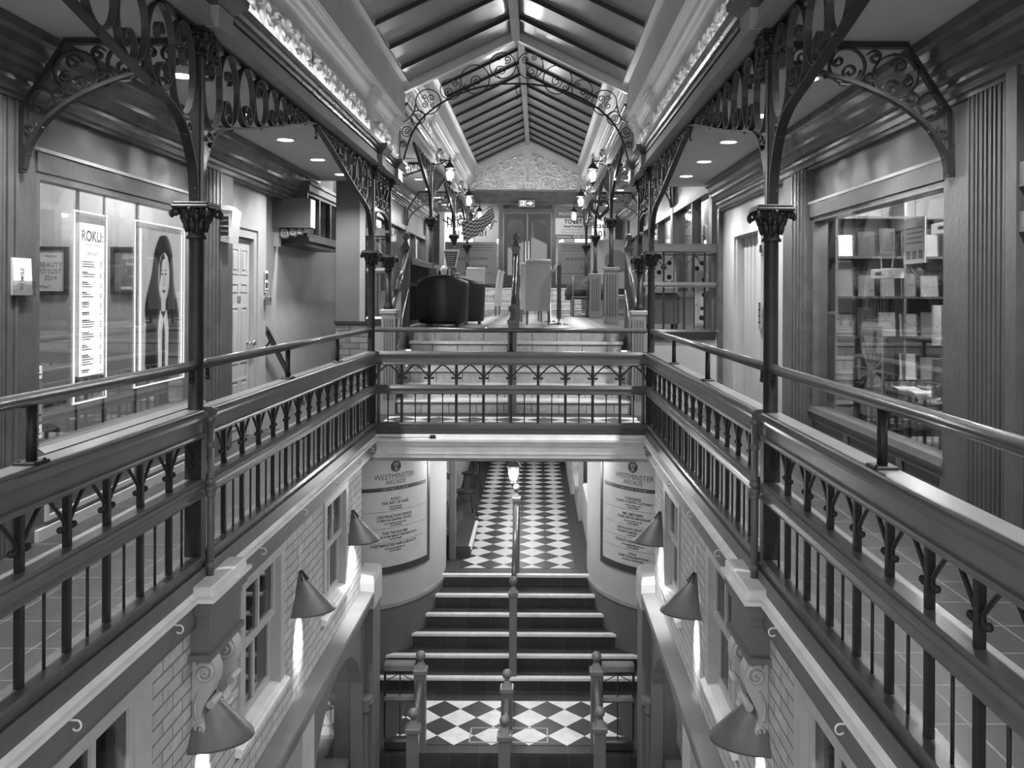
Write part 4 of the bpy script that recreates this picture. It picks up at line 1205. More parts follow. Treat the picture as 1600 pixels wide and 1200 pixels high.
add_light('lantern_light', 'POINT', (-.045, 12.5, -1.12), 14, .08)
add_light('lantern_light', 'POINT', (-.045, 12.9, -1.05), 10, .08)

# ceiling downlights
DY = [-.15, 1.03, 2.21, 3.39, 4.57, 5.76, 6.95, 8.13, 9.32, 10.45]
def downlight(label, loc, group=None):
    t = thing('ceiling_downlight', label, 'ceiling light', loc, 0, group)
    m = MB(); m.lathe([(.088, -.012), (.094, -.008), (.094, 0), (.074, 0), (.074, -.012), (.088, -.012)], (0, 0, 0), 20, cap=False); m.build('trim_ring', 'white_print', t)
    m = MB(); m.lathe([(.0, -.006), (.074, -.006), (.074, -.002), (.0, -.002)], (0, 0, 0), 20); m.build('lens', 'downlight_glow', t)
    return t
ORD = ['furthest', 'second furthest', 'third furthest', 'fourth furthest', 'fifth furthest', 'sixth furthest', 'seventh furthest', 'eighth furthest', 'ninth furthest', 'tenth furthest']
d0 = None
for s in (-1, 1):
    near_what = 'salon' if s < 0 else 'comic shop'
    for i, y in enumerate(DY):
        if y < 5.0: pass
        else:
            lab = '%s round ceiling light in the low gallery ceiling on the %s side' % (ORD[len(DY) - 1 - i], near_what)
            if d0 is None: d0 = downlight(lab, (s * 2.085, y, 2.942), 'round gallery downlights')
            else: dup(d0, (s * 2.085, y, 2.942), 0, lab)
        l = add_light('downlight', 'SPOT', (s * 2.085, y, 2.92), 75, .06, None, 2.3, .8)
    for i, y in enumerate((12.9, 14.2, 15.6, 17.2, 18.8, 20.4, 22.0)):
        if s < 0 and y < 14: continue
        dup(d0, (s * 2.085, y, 2.942 + R), 0, '%s round ceiling light of the raised ceiling on the %s' % (ORD[6 - i], SIDE[s]))
        add_light('downlight', 'SPOT', (s * 2.085, y, 2.92 + R), 52, .06, None, 2.3, .8)

# half cone lamps on the brick walls
def cone_lamp(label, loc, rotz, group=None):
    t = thing('cone_wall_lamp', label, 'wall lamp', loc, rotz, group)
    n = 22; mb = MB(); rin, rout = [], []
    def ring(r, rx, z): return [(rx * math.sin(PI * k / n) + .002, r * math.cos(PI * k / n), z) for k in range(n + 1)]
    A = [ring(.012, .016, .285), ring(.06, .075, .20), ring(.20, .275, -.0), ring(.203, .28, -.012)]
    B = [ring(.19, .262, -.012), ring(.055, .068, .19)]
    mb.loft(A + B, cap=False, smooth=True, closed=False)
    mb.build('shade', 'cone_metal', t)
    m = MB()
    for k in (4, 8, 11, 14, 18):
        a = PI * k / n; m.tube([(.02 * math.sin(a) + .004, .016 * math.cos(a), .283), (.072 * math.sin(a) + .006, .056 * math.cos(a), .215)], .0045, 5)
    m.build('folded_tip', 'black_paint', t)
    m = MB(); m.tube([(.012, 0, .28), (.012, 0, .5)], .004, 6); m.build('cable', 'ledge', t)
    m = MB(); m.sphere((.09, 0, .06), .035, 10, 6); m.build('bulb', 'lamp_glow', t)
    return t
for s in (-1, 1):
    for y, n in ((8.5, 'furthest'), (6.63, 'middle'), (4.72, 'nearest')):
        x = s * 1.528
        cone_lamp('%s dark metal cone lamp on the %s brick wall' % (n, SIDE[s]), (x, y, -.92), 0 if s < 0 else PI)
        add_light('cone_light', 'SPOT', (s * 1.43, y, -.955), 42 if y < 8 else 24, .03, (0, -s * (.62 if y < 8 else .25), 0), 1.05 if y < 8 else 2.0, .7)

# strip lamps lying behind the cornices, shining up on the plaster friezes
def strip_lamp(s, y0, y1, dz, e):
    l = bpy.data.lights.new('frieze_light', 'AREA'); l.shape = 'RECTANGLE'; l.size = .05; l.size_y = y1 - y0; l.energy = e * .075
    o = bpy.data.objects.new('frieze_light', l); COL.objects.link(o)
    o.location = (s * 1.475, (y0 + y1) / 2, 3.20 + dz); o.rotation_euler = (0, s * -(PI - .75), 0)
for s in (-1, 1):
    strip_lamp(s, .3, 4.5, 0, 22); strip_lamp(s, 5.0, 9.4, 0, 24); strip_lamp(s, 9.8, 11.2, 0, 9)
    strip_lamp(s, 11.6, 17.5, R, 20); strip_lamp(s, 17.8, 23.6, R, 20)
# passage and shop lights, with an added fill over the lower landing
add_light('passage_light', 'AREA', (0, 15.0, -.45), 13, .5)
add_light('passage_light', 'AREA', (0, 19.0, -.45), 11, .5)
for s in (-1, 1):
    add_light('lower_shop_light', 'POINT', (s * 2.2, 6.8, -.5), 16, .15)
    add_light('lower_shop_light', 'POINT', (s * 2.2, 3.6, -.5), 12, .15)
    add_light('display_light', 'POINT', (s * 1.78, 7.75, -2.0), 14, .08)
    add_light('added_stair_fill', 'AREA', (s * .75, 10.4, -.45), 6, .25)  # added fill without fixtures, brightens the directory boards and landing
    add_light('upper_shop_light', 'POINT', (s * 3.2, 13.4, 3.3), 22, .15)
    add_light('upper_shop_light', 'POINT', (s * 3.2, 17.0, 3.3), 22, .15)
    add_light('upper_shop_light', 'POINT', (s * 3.2, 21.0, 3.3), 22, .15)
add_light('salon_light', 'SPOT', (-3.7, 5.1, 2.7), 70, .1, (0, .45, 0), 2.2, .6)
add_light('salon_light', 'POINT', (-3.5, 7.4, 2.5), 22, .12)
add_light('comic_light', 'POINT', (3.5, 5.4, 2.55), 55, .12)
add_light('comic_light', 'POINT', (3.5, 7.2, 2.55), 48, .12)
add_light('stairwell_light', 'SPOT', (-2.42, 12.0, 2.9), 70, .06, (0, .35, 0), 1.7, .8)
# ================================================================== WINDOWS AND DOORS
def pane(name, s, d, y0, y1, z0, z1, m='shop_glass', par=None):
    o = sbox(MB(), s, d, d + .006, y0, y1, z0, z1).build(name, m, par)
    if par is None: o['kind'] = 'structure'
    return o
pane('window_1', -1, 2.73, 5.12, 7.62, .50, 2.21)
pane('window_2', 1, 2.73, 5.05, 7.55, .46, 2.18)
fr = MB()
for a, b, c, d in ((5.12, 5.16, .5, 2.21), (7.57, 7.62, .5, 2.21), (5.12, 7.62, 2.16, 2.21)): sbox(fr, -1, 2.68, 2.76, a, b, c, d)
struct(fr, 'trim_43', 'dark_timber')
fr = MB()
for a, b, c, d in ((5.05, 5.08, .46, 2.18), (7.47, 7.55, .46, 2.18), (5.05, 7.55, 2.13, 2.18)): sbox(fr, 1, 2.68, 2.80, a, b, c, d)
struct(fr, 'trim_44', 'dark_timber')
k = 20
for s in (-1, 1):
    for c in WINS:
        w = MB(); y0, y1 = c - WH, c + WH
        for a, b, p, q in ((y0, y0 + .09, WZ0, WZ1), (y1 - .09, y1, WZ0, WZ1), (y0, y1, WZ1 - .06, WZ1)): sbox(w, s, 1.515, 1.64, a, b, p, q)
        root = w.build('window_%d' % k, 'sash', kind='structure'); k += 1
        w = MB()
        for zz0, zz1, dd in ((WZ0 + .02, -.76, 1.585), (-.78, WZ1 - .05, 1.555)):
            for a, b, p, q in ((y0 + .09, y0 + .14, zz0, zz1), (y1 - .14, y1 - .09, zz0, zz1), (c - .018, c + .018, zz0, zz1), (y0 + .09, y1 - .09, zz0, zz0 + .05), (y0 + .09, y1 - .09, zz1 - .045, zz1)): sbox(w, s, dd, dd + .035, a, b, p, q)
        w.build('window_frame', 'sash', root)
        sbox(MB(), s, 1.60, 1.604, y0 + .09, y1 - .09, WZ0, -.76).build('pane', 'dark_glass', root)
        sbox(MB(), s, 1.572, 1.576, y0 + .09, y1 - .09, -.76, WZ1).build('pane', 'dark_glass', root)
        MB().prism([(1.64, WZ0 - .07), (1.49, WZ0 - .07), (1.485, WZ0 - .03), (1.495, WZ0 - .02), (1.52, WZ0 - .015), (1.525, WZ0), (1.64, WZ0 + .02)], y0 - .05, y1 + .05, 'y', s).build('window_sill', 'ledge', root)
        # roller blind half down inside
        sbox(MB(), s, 1.64, 1.645, y0 + .1, y1 - .1, -.62, WZ1).build('blind', 'cream', root)
# ground floor display windows
for s in (-1, 1):
    w = MB(); y0, y1 = 6.9, 8.9; pts = []
    for q in range(13):
        a = PI * q / 12; pts.append((7.9 - 1.0 * math.cos(a), -2.75 + .82 * math.sin(a)))
    outer = [(6.2, -1.82), (8.2, -1.82)]
    for q in range(12):
        (a, b), (c, d) = pts[q], pts[q + 1]
        w.loft([[(s * 1.49, a, b), (s * 1.49, c, d), (s * 1.49, c, -1.82), (s * 1.49, a, -1.82)], [(s * 1.60, a, b), (s * 1.60, c, d), (s * 1.60, c, -1.82), (s * 1.60, a, -1.82)]])
    for a, b in ((6.9, 6.96), (8.84, 8.9)): sbox(w, s, 1.48, 1.6, a, b, -4.3, -1.9)
    root = w.build('window_%d' % k, 'soft_wall', kind='structure'); k += 1
    sbox(MB(), s, 1.60, 1.606, 6.9, 8.9, -4.3, -1.85).build('pane', 'shop_glass', root)
    m = MB()
    sbox(m, s, 1.44, 1.50, 8.90, 8.97, -4.6, -2.85); m.lathe([(.04, -2.85), (.06, -2.80), (.05, -2.76), (.08, -2.70), (.08, -2.66)], (s * 1.47, 8.935, 0), 10); m.sphere((s * 1.42, 8.935, -2.73), .04, 8, 6)
    struct(m, 'trim_45', 'soft_wall')

# six panelled door on the left
dd = thing('door_1', 'cream panelled door with brass knob beside the alarm box pilaster', 'door', (-2.74, 8.49, 0)); dd['kind'] = 'structure'; del dd['label']; del dd['category']
MB().box(-.05, 0, 0, .60, .01, 2.05).build('door_leaf', 'cream', dd)
m = MB()
for y0, y1 in ((.07, .27), (.33, .53)):
    for z0, z1 in ((.12, .62), (.78, 1.36), (1.50, 1.60), (1.68, 1.95)):
        m.box(0, .006, y0, y1, z0, z0 + .02); m.box(0, .006, y0, y1, z1 - .02, z1); m.box(0, .006, y0, y0 + .02, z0, z1); m.box(0, .006, y1 - .02, y1, z0, z1); m.bbox(0, .008, y0 + .05, y1 - .05, z0 + .05, z1 - .05, .002) if z1 - z0 > .2 else None
m.build('door_panel', 'cream', dd)
m = MB(); m.tube([(0, .53, .97), (.05, .53, .97)], .012, 8); m.sphere((.07, .53, .97), .032, 12, 8); m.lathe([(.03, 0), (.03, .01)], (0, .53, .97), 10); m.build('door_knob', 'chrome', dd)
MB().box(0, .006, .24, .33, 1.40, 1.46).build('number_plate', 'mid_grey', dd)
m = MB()
for a, b, c, d in ((-.11, -.02, 0, 2.14), (.62, .71, 0, 2.14), (-.11, .71, 2.06, 2.16)):
    m.box(-.04, .045, a, b, c, d)
for a, b, c, d in ((-.13, -.10, 0, 2.17), (.70, .73, 0, 2.17), (-.13, .73, 2.15, 2.18)): m.box(-.04, .06, a, b, c, d)
m.build('door_frame', 'cream_bright', dd)
# folding lift door on the right
dd = thing('door_3', 'x', 'door', (2.72, 9.36, 0)); dd['kind'] = 'structure'; del dd['label']; del dd['category']
m = MB()
for q in range(6):
    y = q * 1.06 / 6; m.loft([[(.10, y + .004, .01), (.06, y + .03, .01), (.06, y + .145, .01), (.10, y + .172, .01)], [(.10, y + .004, 2.19), (.06, y + .03, 2.19), (.06, y + .145, 2.19), (.10, y + .172, 2.19)]])
m.build('door_leaf', 'cream_bright', dd)
m = MB(); m.box(.11, .13, 0, 1.06, 0, 2.2); m.build('door_back', 'dark_room', dd)
m = MB()
for a, b, c, d, e in ((-.16, -.04, 0, 2.26, -.05), (-.04, 0, 0, 2.2, -.02), (1.10, 1.24, 0, 2.26, -.05), (1.06, 1.10, 0, 2.2, -.02), (-.16, 1.24, 2.2, 2.32, -.05)): m.box(e, .02, a, b, c, d)
m.build('door_frame', 'cream', dd)

# ================================================================== LEFT GALLERY THINGS
t = thing('alarm_box', 'pale wall mounted alarm box with two dark label windows on the left pilaster', 'alarm box', (-2.64, 8.08, 1.95))
m = MB(); m.loft([[(0, -.14, .02), (.09, -.12, 0), (.09, .12, 0), (0, .14, .02)], [(0, -.14, .31), (.12, -.12, .30), (.12, .12, .30), (0, .14, .31)], [(0, -.12, .36), (.07, -.10, .35), (.07, .10, .35), (0, .12, .36)]]); m.build('case', 'cream', t)
m = MB(); m.box(-.0, .10, -.132, -.125, .055, .27); m.build('label_frame', 'white_print', t)
m = MB(); m.box(.012, .088, -.137, -.131, .165, .245); m.box(.012, .088, -.137, -.131, .07, .15); m.build('label_panel', 'ink', t)
m = MB(); put_text(m, 'ALARM', .022, lambda x, y: (.05 + x, -.139, .20 + y)); put_text(m, 'CONTROL', .018, lambda x, y: (.05 + x, -.139, .105 + y)); m.build('lettering', 'white_print', t)

# glazed oriel over the stairs, with the carved bracket beam
t = thing('oriel_window', 'dark glazed bay cabinet jutting out high above the descending stairs', 'bay window', (-2.80, 10.35, 2.12))
m = MB(); m.box(0, .36, -.02, 1.80, .0, .05); m.box(0, .30, .03, 1.72, -.05, 0); m.box(0, .36, -.02, 1.8, .60, .72); m.box(0, .38, -.04, 1.82, .68, .72); m.box(0, .30, .0, .06, .05, .6); m.build('carcass', 'wood_dark', t)
m = MB()
for q in range(4): y = .02 + q * .575; m.box(.27, .33, y - .02, y + .03, .05, .6)
m.box(.27, .33, 0, 1.77, .05, .10); m.box(.27, .33, 0, 1.77, .56, .6); m.build('glazing_bar', 'black_paint', t)
m = MB(); m.box(.29, .294, .03, 1.75, .1, .56); m.build('pane', 'dark_glass', t)
t = thing('carved_beam', 'short cantilever beam with carved bracket beneath the salon cornice end', 'beam', (-2.80, 10.12, 2.26))
m = MB(); m.box(0, .44, -.06, .16, 0, .34); m.build('beam', 'soft_wall', t)
m = MB(); m.box(.44, .446, -.05, .15, .005, .33); m.build('end_board', 'cream_bright', t)
m = MB(); m.loft([[(0, 0, -.22), (.06, 0, -.22), (.06, 0, 0), (0, 0, 0)], [(0, .1, -.22), (.06, .1, -.22), (.06, .1, 0), (0, .1, 0)]])
for cx, cz, r in ((.12, -.07, .055), (.22, -.055, .045), (.30, -.045, .035), (.37, -.03, .025)):
    m.tube([(a, .0, b) for a, b in spiral(cx, cz, r, 2, 1.4, -1)], .012, 6); m.lathe([(r, 0), (r, .08)], (0, 0, 0), 12); 
    vs = m.v[-24:]; m.v[-24:] = [(cx + x, .01 + z, cz + y) for x, y, z in vs]
m.build('carved_bracket', 'cream', t)
t = thing('wall_handrail', 'dark wooden handrail sloping down the bright wall past the panelled door', 'handrail', (-2.72, 9.62, 1.08))
m = MB(); m.tube([(0, -.05, .02), (0, 0, 0), (0, 1.5, -1.0)], .032, 8); m.build('rail', 'wood_dark', t)
m = MB(); m.tube(crom([(0, .05, -.04), (.02, .05, -.12), (-.02, .05, -.18), (-.07, .05, -.2)], 4), .012, 6); m.build('bracket', 'iron', t)
t = thing('steps_down', 'steps going down along the bright wall behind the left balustrade', 'staircase', (-2.55, 9.55, -1.4))
for q in range(5):
    MB().box(-.22, .22, .28 * q, .28 * (q + 1), 0, 1.12 - .18 * q).build('step', 'floor_tile', t)
t = thing('wall_notice', 'small printed notice on the edge of the bright wall above the card reader', 'notice', (-2.69, 9.50, 1.50))
MB().box(0, .004, -.05, .05, 0, .24).build('sheet', 'white_print', t)
m = MB(); m.box(.004, .006, -.04, .04, .14, .21); m.box(.004, .006, -.035, .035, .05, .11); m.box(.004, .006, -.04, .04, .015, .03); m.build('print', 'ink', t)
t = thing('card_reader', 'small grey card reader on the wall edge below the notice', 'card reader', (-2.69, 9.49, 1.36))
m = MB(); m.bbox(0, .05, -.045, .045, 0, .10, .008); m.build('case', 'mid_grey', t); MB().box(.05, .054, -.02, .02, .05, .08).build('display', 'ink', t)

# ---- hair salon window
def light_panel(label, y0, y1, z0, z1, cat='illuminated poster'):
    t = thing('illuminated_poster', label, cat, (-2.80, y0, z0))
    W, H = y1 - y0, z1 - z0
    m = MB(); m.box(-.012, 0, 0, W, 0, H); m.build('clear_sheet', 'shop_glass', t)
    m = MB()
    for a, b, c, d in ((0, .009, 0, H), (W - .006, W, 0, H), (0, W, 0, .007), (0, W, H - .008, H)): m.box(-.006, .001, a, b, c, d)
    m.build('lit_edge', 'edge_glow', t)
    m = MB()
    for a, b in ((.035, .05), (W - .055, W - .04)): m.tube([(.006, (a + b) / 2, .02), (.006, (a + b) / 2, 2.81 - z0)], .003, 6)
    m.build('hanging_wire', 'chrome', t)
    return t, W, H
t, W, H = light_panel('tall narrow illuminated price list in the salon window', 5.77, 6.21, .735, 2.04)
MB().box(.0, .006, .065, W - .055, .18, H - .08).build('paper', 'panel_glow', t)
yy = lambda x, y, cy=W / 2, z=0: (.0075, cy + x, z + y)
m = MB(); put_text(m, 'ROKU:', .105, lambda x, y: yy(x, y, W / 2, H - .20), sx=.92, bold=.002); put_text(m, 'THE ART OF HAIR', .026, lambda x, y: yy(x, y, W / 2, H - .235)); put_text(m, 'SERVICES', .036, lambda x, y: yy(x, y, W / 2, H - .30)); m.build('heading', 'ink', t)
m = MB(); rnd = random.Random(5); z = H - .34
while z > .22:
    if rnd.random() < .22: z -= .022; m.box(.0062, .0078, .09, .09 + rnd.uniform(.05, .1), z - .009, z); z -= .014
    w_ = rnd.uniform(.08, .17); m.box(.0062, .0078, .09, .09 + w_, z - .006, z); m.box(.0062, .0078, W - .115, W - .09, z - .006, z); z -= .0165
m.build('price_lines', 'ink_grey', t)
m = MB(); m.box(0, .006, .05, W - .05, .05, .165); m.build('lower_label', 'mid_grey', t)
t, W, H = light_panel('large illuminated photo of a long haired woman in shirt and tie in the salon window', 6.64, 7.57, .75, 2.05)
MB().box(0, .004, .07, W - .055, .07, H - .06).build('paper', 'portrait_glow', t)
MB().box(.0005, .0045, .07, .10, .07, H - .06).build('glow_strip', 'panel_glow', t); MB().box(.0005, .0045, W - .085, W - .055, .07, H - .06).build('glow_strip', 'panel_glow', t)
def flat(mb, pts, x, th=.0012):
    P = [Vector((0, a, b)) for a, b in pts]
    return mb.loft([[(x, p.y, p.z) for p in P], [(x + th, p.y, p.z) for p in P]])
cx = W * .53
def sm(pts, n=5): return [(p[0], p[1]) for p in crom([(a, b, 0) for a, b in pts + [pts[0]]], n)][:-1]
hair = sm([(cx - .07, 1.20), (cx + .06, 1.21), (cx + .15, 1.12), (cx + .19, .95), (cx + .22, .78), (cx + .29, .62), (cx + .30, .50), (cx + .2, .40), (cx - .02, .36), (cx - .26, .42), (cx - .33, .58), (cx - .30, .72), (cx - .22, .88), (cx - .16, 1.08)])
flat(MB(), hair, .0045).build('hair', 'ink', t)
flat(MB(), [(cx - .33, .085), (cx + .30, .085), (cx + .31, .55), (cx + .12, .62), (cx - .1, .62), (cx - .31, .55)], .0050).build('jacket', 'ink', t)
flat(MB(), [(cx - .09, .085), (cx + .09, .085), (cx + .10, .45), (cx + .06, .60), (cx, .52), (cx - .06, .60), (cx - .10, .45)], .0064).build('shirt', 'shirt_print', t)
flat(MB(), [(cx - .035, .585), (cx + .035, .585), (cx + .05, .72), (cx - .05, .72)], .0068).build('neck', 'skin_print', t)
face = sm([(cx + .005, .665), (cx + .06, .70), (cx + .10, .80), (cx + .105, .92), (cx + .075, 1.03), (cx + .01, 1.07), (cx - .06, 1.03), (cx - .095, .92), (cx - .09, .80), (cx - .055, .70)])
flat(MB(), face, .0076).build('face', 'skin_print', t)
m = MB(); flat(m, [(cx - .03, .085), (cx + .03, .085), (cx + .025, .42), (cx, .52), (cx - .025, .42)], .0090); m.build('tie', 'ink', t)
m = MB()
for q in (-1, 1):
    flat(m, sm([(cx + q * .05, .893), (cx + q * .034, .903), (cx + q * .016, .89), (cx + q * .034, .882)]), .0092); flat(m, [(cx + q * .015, .918), (cx + q * .055, .925), (cx + q * .055, .931), (cx + q * .015, .925)], .0092)
flat(m, sm([(cx - .028, .752), (cx, .764), (cx + .028, .752), (cx, .738)]), .0092); flat(m, [(cx - .012, .80), (cx + .014, .80), (cx + .006, .81), (cx - .006, .81)], .0092)
flat(m, [(cx + .008, .81), (cx + .013, .81), (cx + .016, .88), (cx + .012, .88)], .0092)
flat(m, sm([(cx - .08, .98), (cx - .02, 1.07), (cx + .015, 1.02), (cx - .03, 1.0), (cx - .065, .86), (cx - .085, .80)]), .0094)
m.build('features', 'ink', t)
add_light('salon_wall_light', 'POINT', (-4.45, 7.5, 2.3), 13, .08)
# interior wall facing the window and the framed sheets on it
struct(MB().box(-4.9, -2.9, 8.0, 8.1, 0, 2.9), 'wall_back', 'shop_wall')
m = MB()
for x in (-3.97, -3.72, -3.42): m.box(x - .008, x + .008, 7.99, 8.0, 0, 2.8)
struct(m, 'trim_46', 'ink')
def frame_pic(label, x0, x1, z0, z1, fm, pm, cat='framed certificate'):
    t = thing('framed_certificate', label, cat, ((x0 + x1) / 2, 7.985, z0)); W, H = x1 - x0, z1 - z0
    m = MB()
    for a, b, c, d in ((-W / 2, -W / 2 + .03, 0, H), (W / 2 - .03, W / 2, 0, H), (-W / 2, W / 2, 0, .03), (-W / 2, W / 2, H - .03, H)): m.box(a, b, -.03, .01, c, d)
    m.build('frame', fm, t); MB().box(-W / 2 + .02, W / 2 - .02, -.008, .008, .02, H - .02).build('sheet', pm, t)
    return t, W, H
t, W, H = frame_pic('black framed white stylist certificate on the salon wall', -4.36, -4.04, 1.47, 1.91, 'ink', 'paper')
m = MB()
for i, (s_, z_) in enumerate((('SPENCER', .34), ('BEAUTY', .25), ('STYLIST', .19), ('2014', .13))): put_text(m, s_, .03 if i == 0 else .065, lambda x, y: (x, -.0095, z_ + y), sx=.9)
m.tube([(-.1, -.01, .07), (-.07, -.01, .08), (-.04, -.01, .06), (-.01, -.01, .08)], .003, 5); m.build('lettering', 'ink', t)
t, W, H = frame_pic('black framed dark award sheet on the salon wall', -3.64, -3.22, 1.47, 1.91, 'ink', 'mid_grey')
m = MB()
for s_, z_, q in (('BEAUTY', .33, .06), ('Awards', .27, .05), ('SPENCER', .16, .025)): put_text(m, s_, q, lambda x, y: (x, -.0095, z_ + y))
m.box(-.12, -.02, -.0095, -.0085, .05, .075); m.build('lettering', 'paper', t)
# styling chair seen through the glass
t = thing('salon_chair', 'dark draped salon chair just inside the salon window', 'chair', (-3.25, 5.75, .02))
m = MB(); m.lathe([(.25, 0), (.25, .03), (.05, .06), (.04, .42)], (0, 0, 0), 16); m.build('pedestal', 'chrome', t)
m = MB(); m.bbox(-.25, .25, -.25, .25, .42, .56, .03); m.build('seat', 'leather_dark', t)
m = MB(); m.loft([[(-.26, -.30, .50), (.26, -.30, .50), (.26, -.20, .50), (-.26, -.20, .50)], [(-.24, -.36, .9), (.24, -.36, .9), (.24, -.27, .9), (-.24, -.27, .9)], [(-.15, -.40, 1.32), (.15, -.40, 1.32), (.15, -.34, 1.32), (-.15, -.34, 1.32)]]); m.build('backrest', 'leather_dark', t)
for q in (-1, 1):
    m = MB(); m.tube([(q * .28, -.25, .55), (q * .28, -.25, .72), (q * .28, .2, .72)], .025, 8); m.build('armrest', 'leather_dark', t)
# leaflet holder and door stickers
t = thing('leaflet_holder', 'clear leaflet holder of pale cards on the salon pilaster', 'leaflet holder', (-2.675, 4.95, 1.46))
m = MB(); m.box(-.002, .03, -.11, .11, 0, .006); m.box(.03, .033, -.11, .11, 0, .09); m.build('holder', 'shop_glass', t)
m = MB(); m.loft([[(.004, -.09, .008), (.026, -.09, .008), (.026, .09, .008), (.004, .09, .008)], [(.0, -.105, .22), (.024, -.105, .22), (.024, .075, .22), (.0, .075, .22)]]); m.build('leaflets', 'paper', t)
m = MB(); put_text(m, 'ROKU', .045, lambda x, y: (.0275, .0 - y - .0, .10 + x)); m.build('lettering', 'ink', t)
for i, (z, h, mt, n) in enumerate(((.60, .08, 'white_print', 'lowest white'), (.70, .12, 'grey_paper', 'square grey'), (.84, .10, 'mid_grey', 'round badge'), (.96, .08, 'white_print', 'small white'))):
    t = thing('window_sticker', '%s sticker in the lower corner of the salon window glass' % n, 'sticker', (-2.727, 5.22, z))
    m = MB(); m.box(0, .002, -.04, .05, 0, h); m.build('label', mt, t)
    m = MB(); m.box(.002, .0028, -.03, .04, h * .3, h * .38); m.box(.002, .0028, -.03, .02, h * .55, h * .7); m.build('print', 'ink', t)

# ================================================================== COMIC SHOP WINDOW
t = thing('display_shelving', 'tall shelving at the back of the comic shop window', 'shelving', (3.45, 7.72, .02))
m = MB()
for z in (.3, .72, 1.1, 1.45, 1.80, 2.15): m.box(-.55, .65, -.16, .16, z, z + .02)
m.build('shelf_boards', 'chrome', t)
for x in (-.55, .05, .63): MB().box(x, x + .02, -.16, .16, 0, 2.4).build('upright', 'mid_grey', t)
MB().box(-.55, .65, .165, .18, 0, 2.4).build('back_panel', 'ink_grey', t)
rnd = random.Random(9); n = 0
sh = ['light grey', 'dark grey', 'white', 'mid grey', 'black']; sm_ = ['grey_paper', 'ink_grey', 'paper', 'mid_grey', 'ink']
pos = ['first', 'second', 'third', 'fourth', 'fifth', 'sixth']
for zi, z in enumerate((.74, 1.12, 1.47, 1.82)):
    for xi in range(6):
        c = rnd.randrange(5); x = 2.94 + xi * .185; w_, h_ = rnd.uniform(.12, .15), rnd.uniform(.2, .27)
        o = MB().box(-w_ / 2, w_ / 2, -.008, .008, 0, h_).box(-w_ / 2 + .012, w_ / 2 - .012, -.010, -.008, h_ * .55, h_ * .9).build('comic_book', sm_[c])
        o.location = (x + .06, 7.60, z + .002); o.rotation_euler = (-.1, 0, 0)
        tag(o, '%s comic from the column end on the %s shelf up of the comic shop shelving' % (pos[xi], pos[zi]), 'comic book', 'comics on the shop shelving')
t = thing('display_table', 'dark display table of flat comics behind the comic shop glass', 'table', (3.35, 6.6, .02))
MB().bbox(-.35, .35, -.75, .75, .70, .75, .01).build('table_top', 'wood_dark', t)
for x in (-.31, .31):
    for y in (-.7, .7): MB().box(x - .025, x + .025, y - .025, y + .025, 0, .7).build('leg', 'wood_dark', t)
for i in range(8):
    o = MB().box(-.08, .08, -.12, .12, 0, .012).box(-.06, .06, -.09, .02, .012, .013).build('comic_book', ('paper', 'grey_paper', 'white_print')[i % 3])
    o.location = (3.14 + .20 * (i % 3), 6.05 + .30 * (i // 3) + .02 * (i % 2), .772); o.rotation_euler = (0, 0, .2 * (i % 3) - .2)
    tag(o, 'comic lying flat on the dark display table, %s from near end, %s row' % (pos[i // 3], ('aisle', 'middle', 'inner')[i % 3]), 'comic book', 'comics on the display table')
t = thing('poster_board', 'tall poster board with bold radiating ink lines low in the comic shop window', 'poster board', (2.92, 6.78, .54))
MB().box(-.008, 0, -.22, .22, 0, .72).build('board', 'grey_paper', t)
m = MB(); m.tube([(.01, -.12, .6), (.12, -.14, -.52)], .01, 6); m.tube([(.01, .12, .6), (.12, .14, -.52)], .01, 6); m.build('easel_leg', 'wood_dark', t)
m = MB(); rnd = random.Random(4)
for q in range(26):
    a = rnd.uniform(0, 2 * PI); r0, r1 = rnd.uniform(.05, .1), rnd.uniform(.14, .34); w_ = rnd.uniform(.05, .14)
    P = [(r0 * math.cos(a), .36 + r0 * math.sin(a)), (r1 * math.cos(a - w_), .36 + r1 * math.sin(a - w_)), (r1 * math.cos(a + w_), .36 + r1 * math.sin(a + w_))]
    P = [(max(-.215, min(.215, u)), max(.005, min(.715, v))) for u, v in P]
    m.loft([[(-.009, u, v) for u, v in P], [(-.0095, u, v) for u, v in P]])
m.build('ink_print', 'ink', t)
t = thing('poster_board', 'pale hanging board with three dark squares high in the comic shop window', 'poster board', (2.95, 6.08, 1.72))
MB().box(-.008, 0, -.17, .17, 0, .32).build('board', 'paper', t)
m = MB()
for q in range(3): m.box(-.0095, -.008, -.14 + q * .1, -.07 + q * .1, .03, .09)
for q in range(4): m.box(-.0095, -.008, -.13, .12, .14 + q * .035, .15 + q * .035)
m.build('print', 'ink_grey', t); m = MB(); m.tube([(0, 0, .32), (0, 0, 1.06)], .003, 5); m.build('cord', 'chrome', t)
for y, z, n in ((6.35, 1.62, 'lower'), (5.35, 1.88, 'upper')):
    t = thing('price_card', '%s white price card box in the comic shop window' % n, 'card', (2.86, y, z))
    MB().bbox(-.06, .06, -.16, .16, 0, .07, .006).build('box', 'white_print', t); m = MB(); m.box(-.062, -.06, -.05, .06, .025, .045); m.build('print', 'ink', t)
    m = MB(); m.tube([(0, -.1, .07), (0, -.1, 2.8 - z)], .002, 5); m.tube([(0, .1, .07), (0, .1, 2.8 - z)], .002, 5); m.build('cord', 'chrome', t)
t = thing('book_spinner', 'revolving wire stand of magazines near the end of the comic shop window', 'display stand', (3.05, 5.55, .02))
m = MB(); m.lathe([(.22, 0), (.22, .03), (.02, .05), (.02, 1.55)], (0, 0, 0), 14); m.build('pole', 'iron', t)
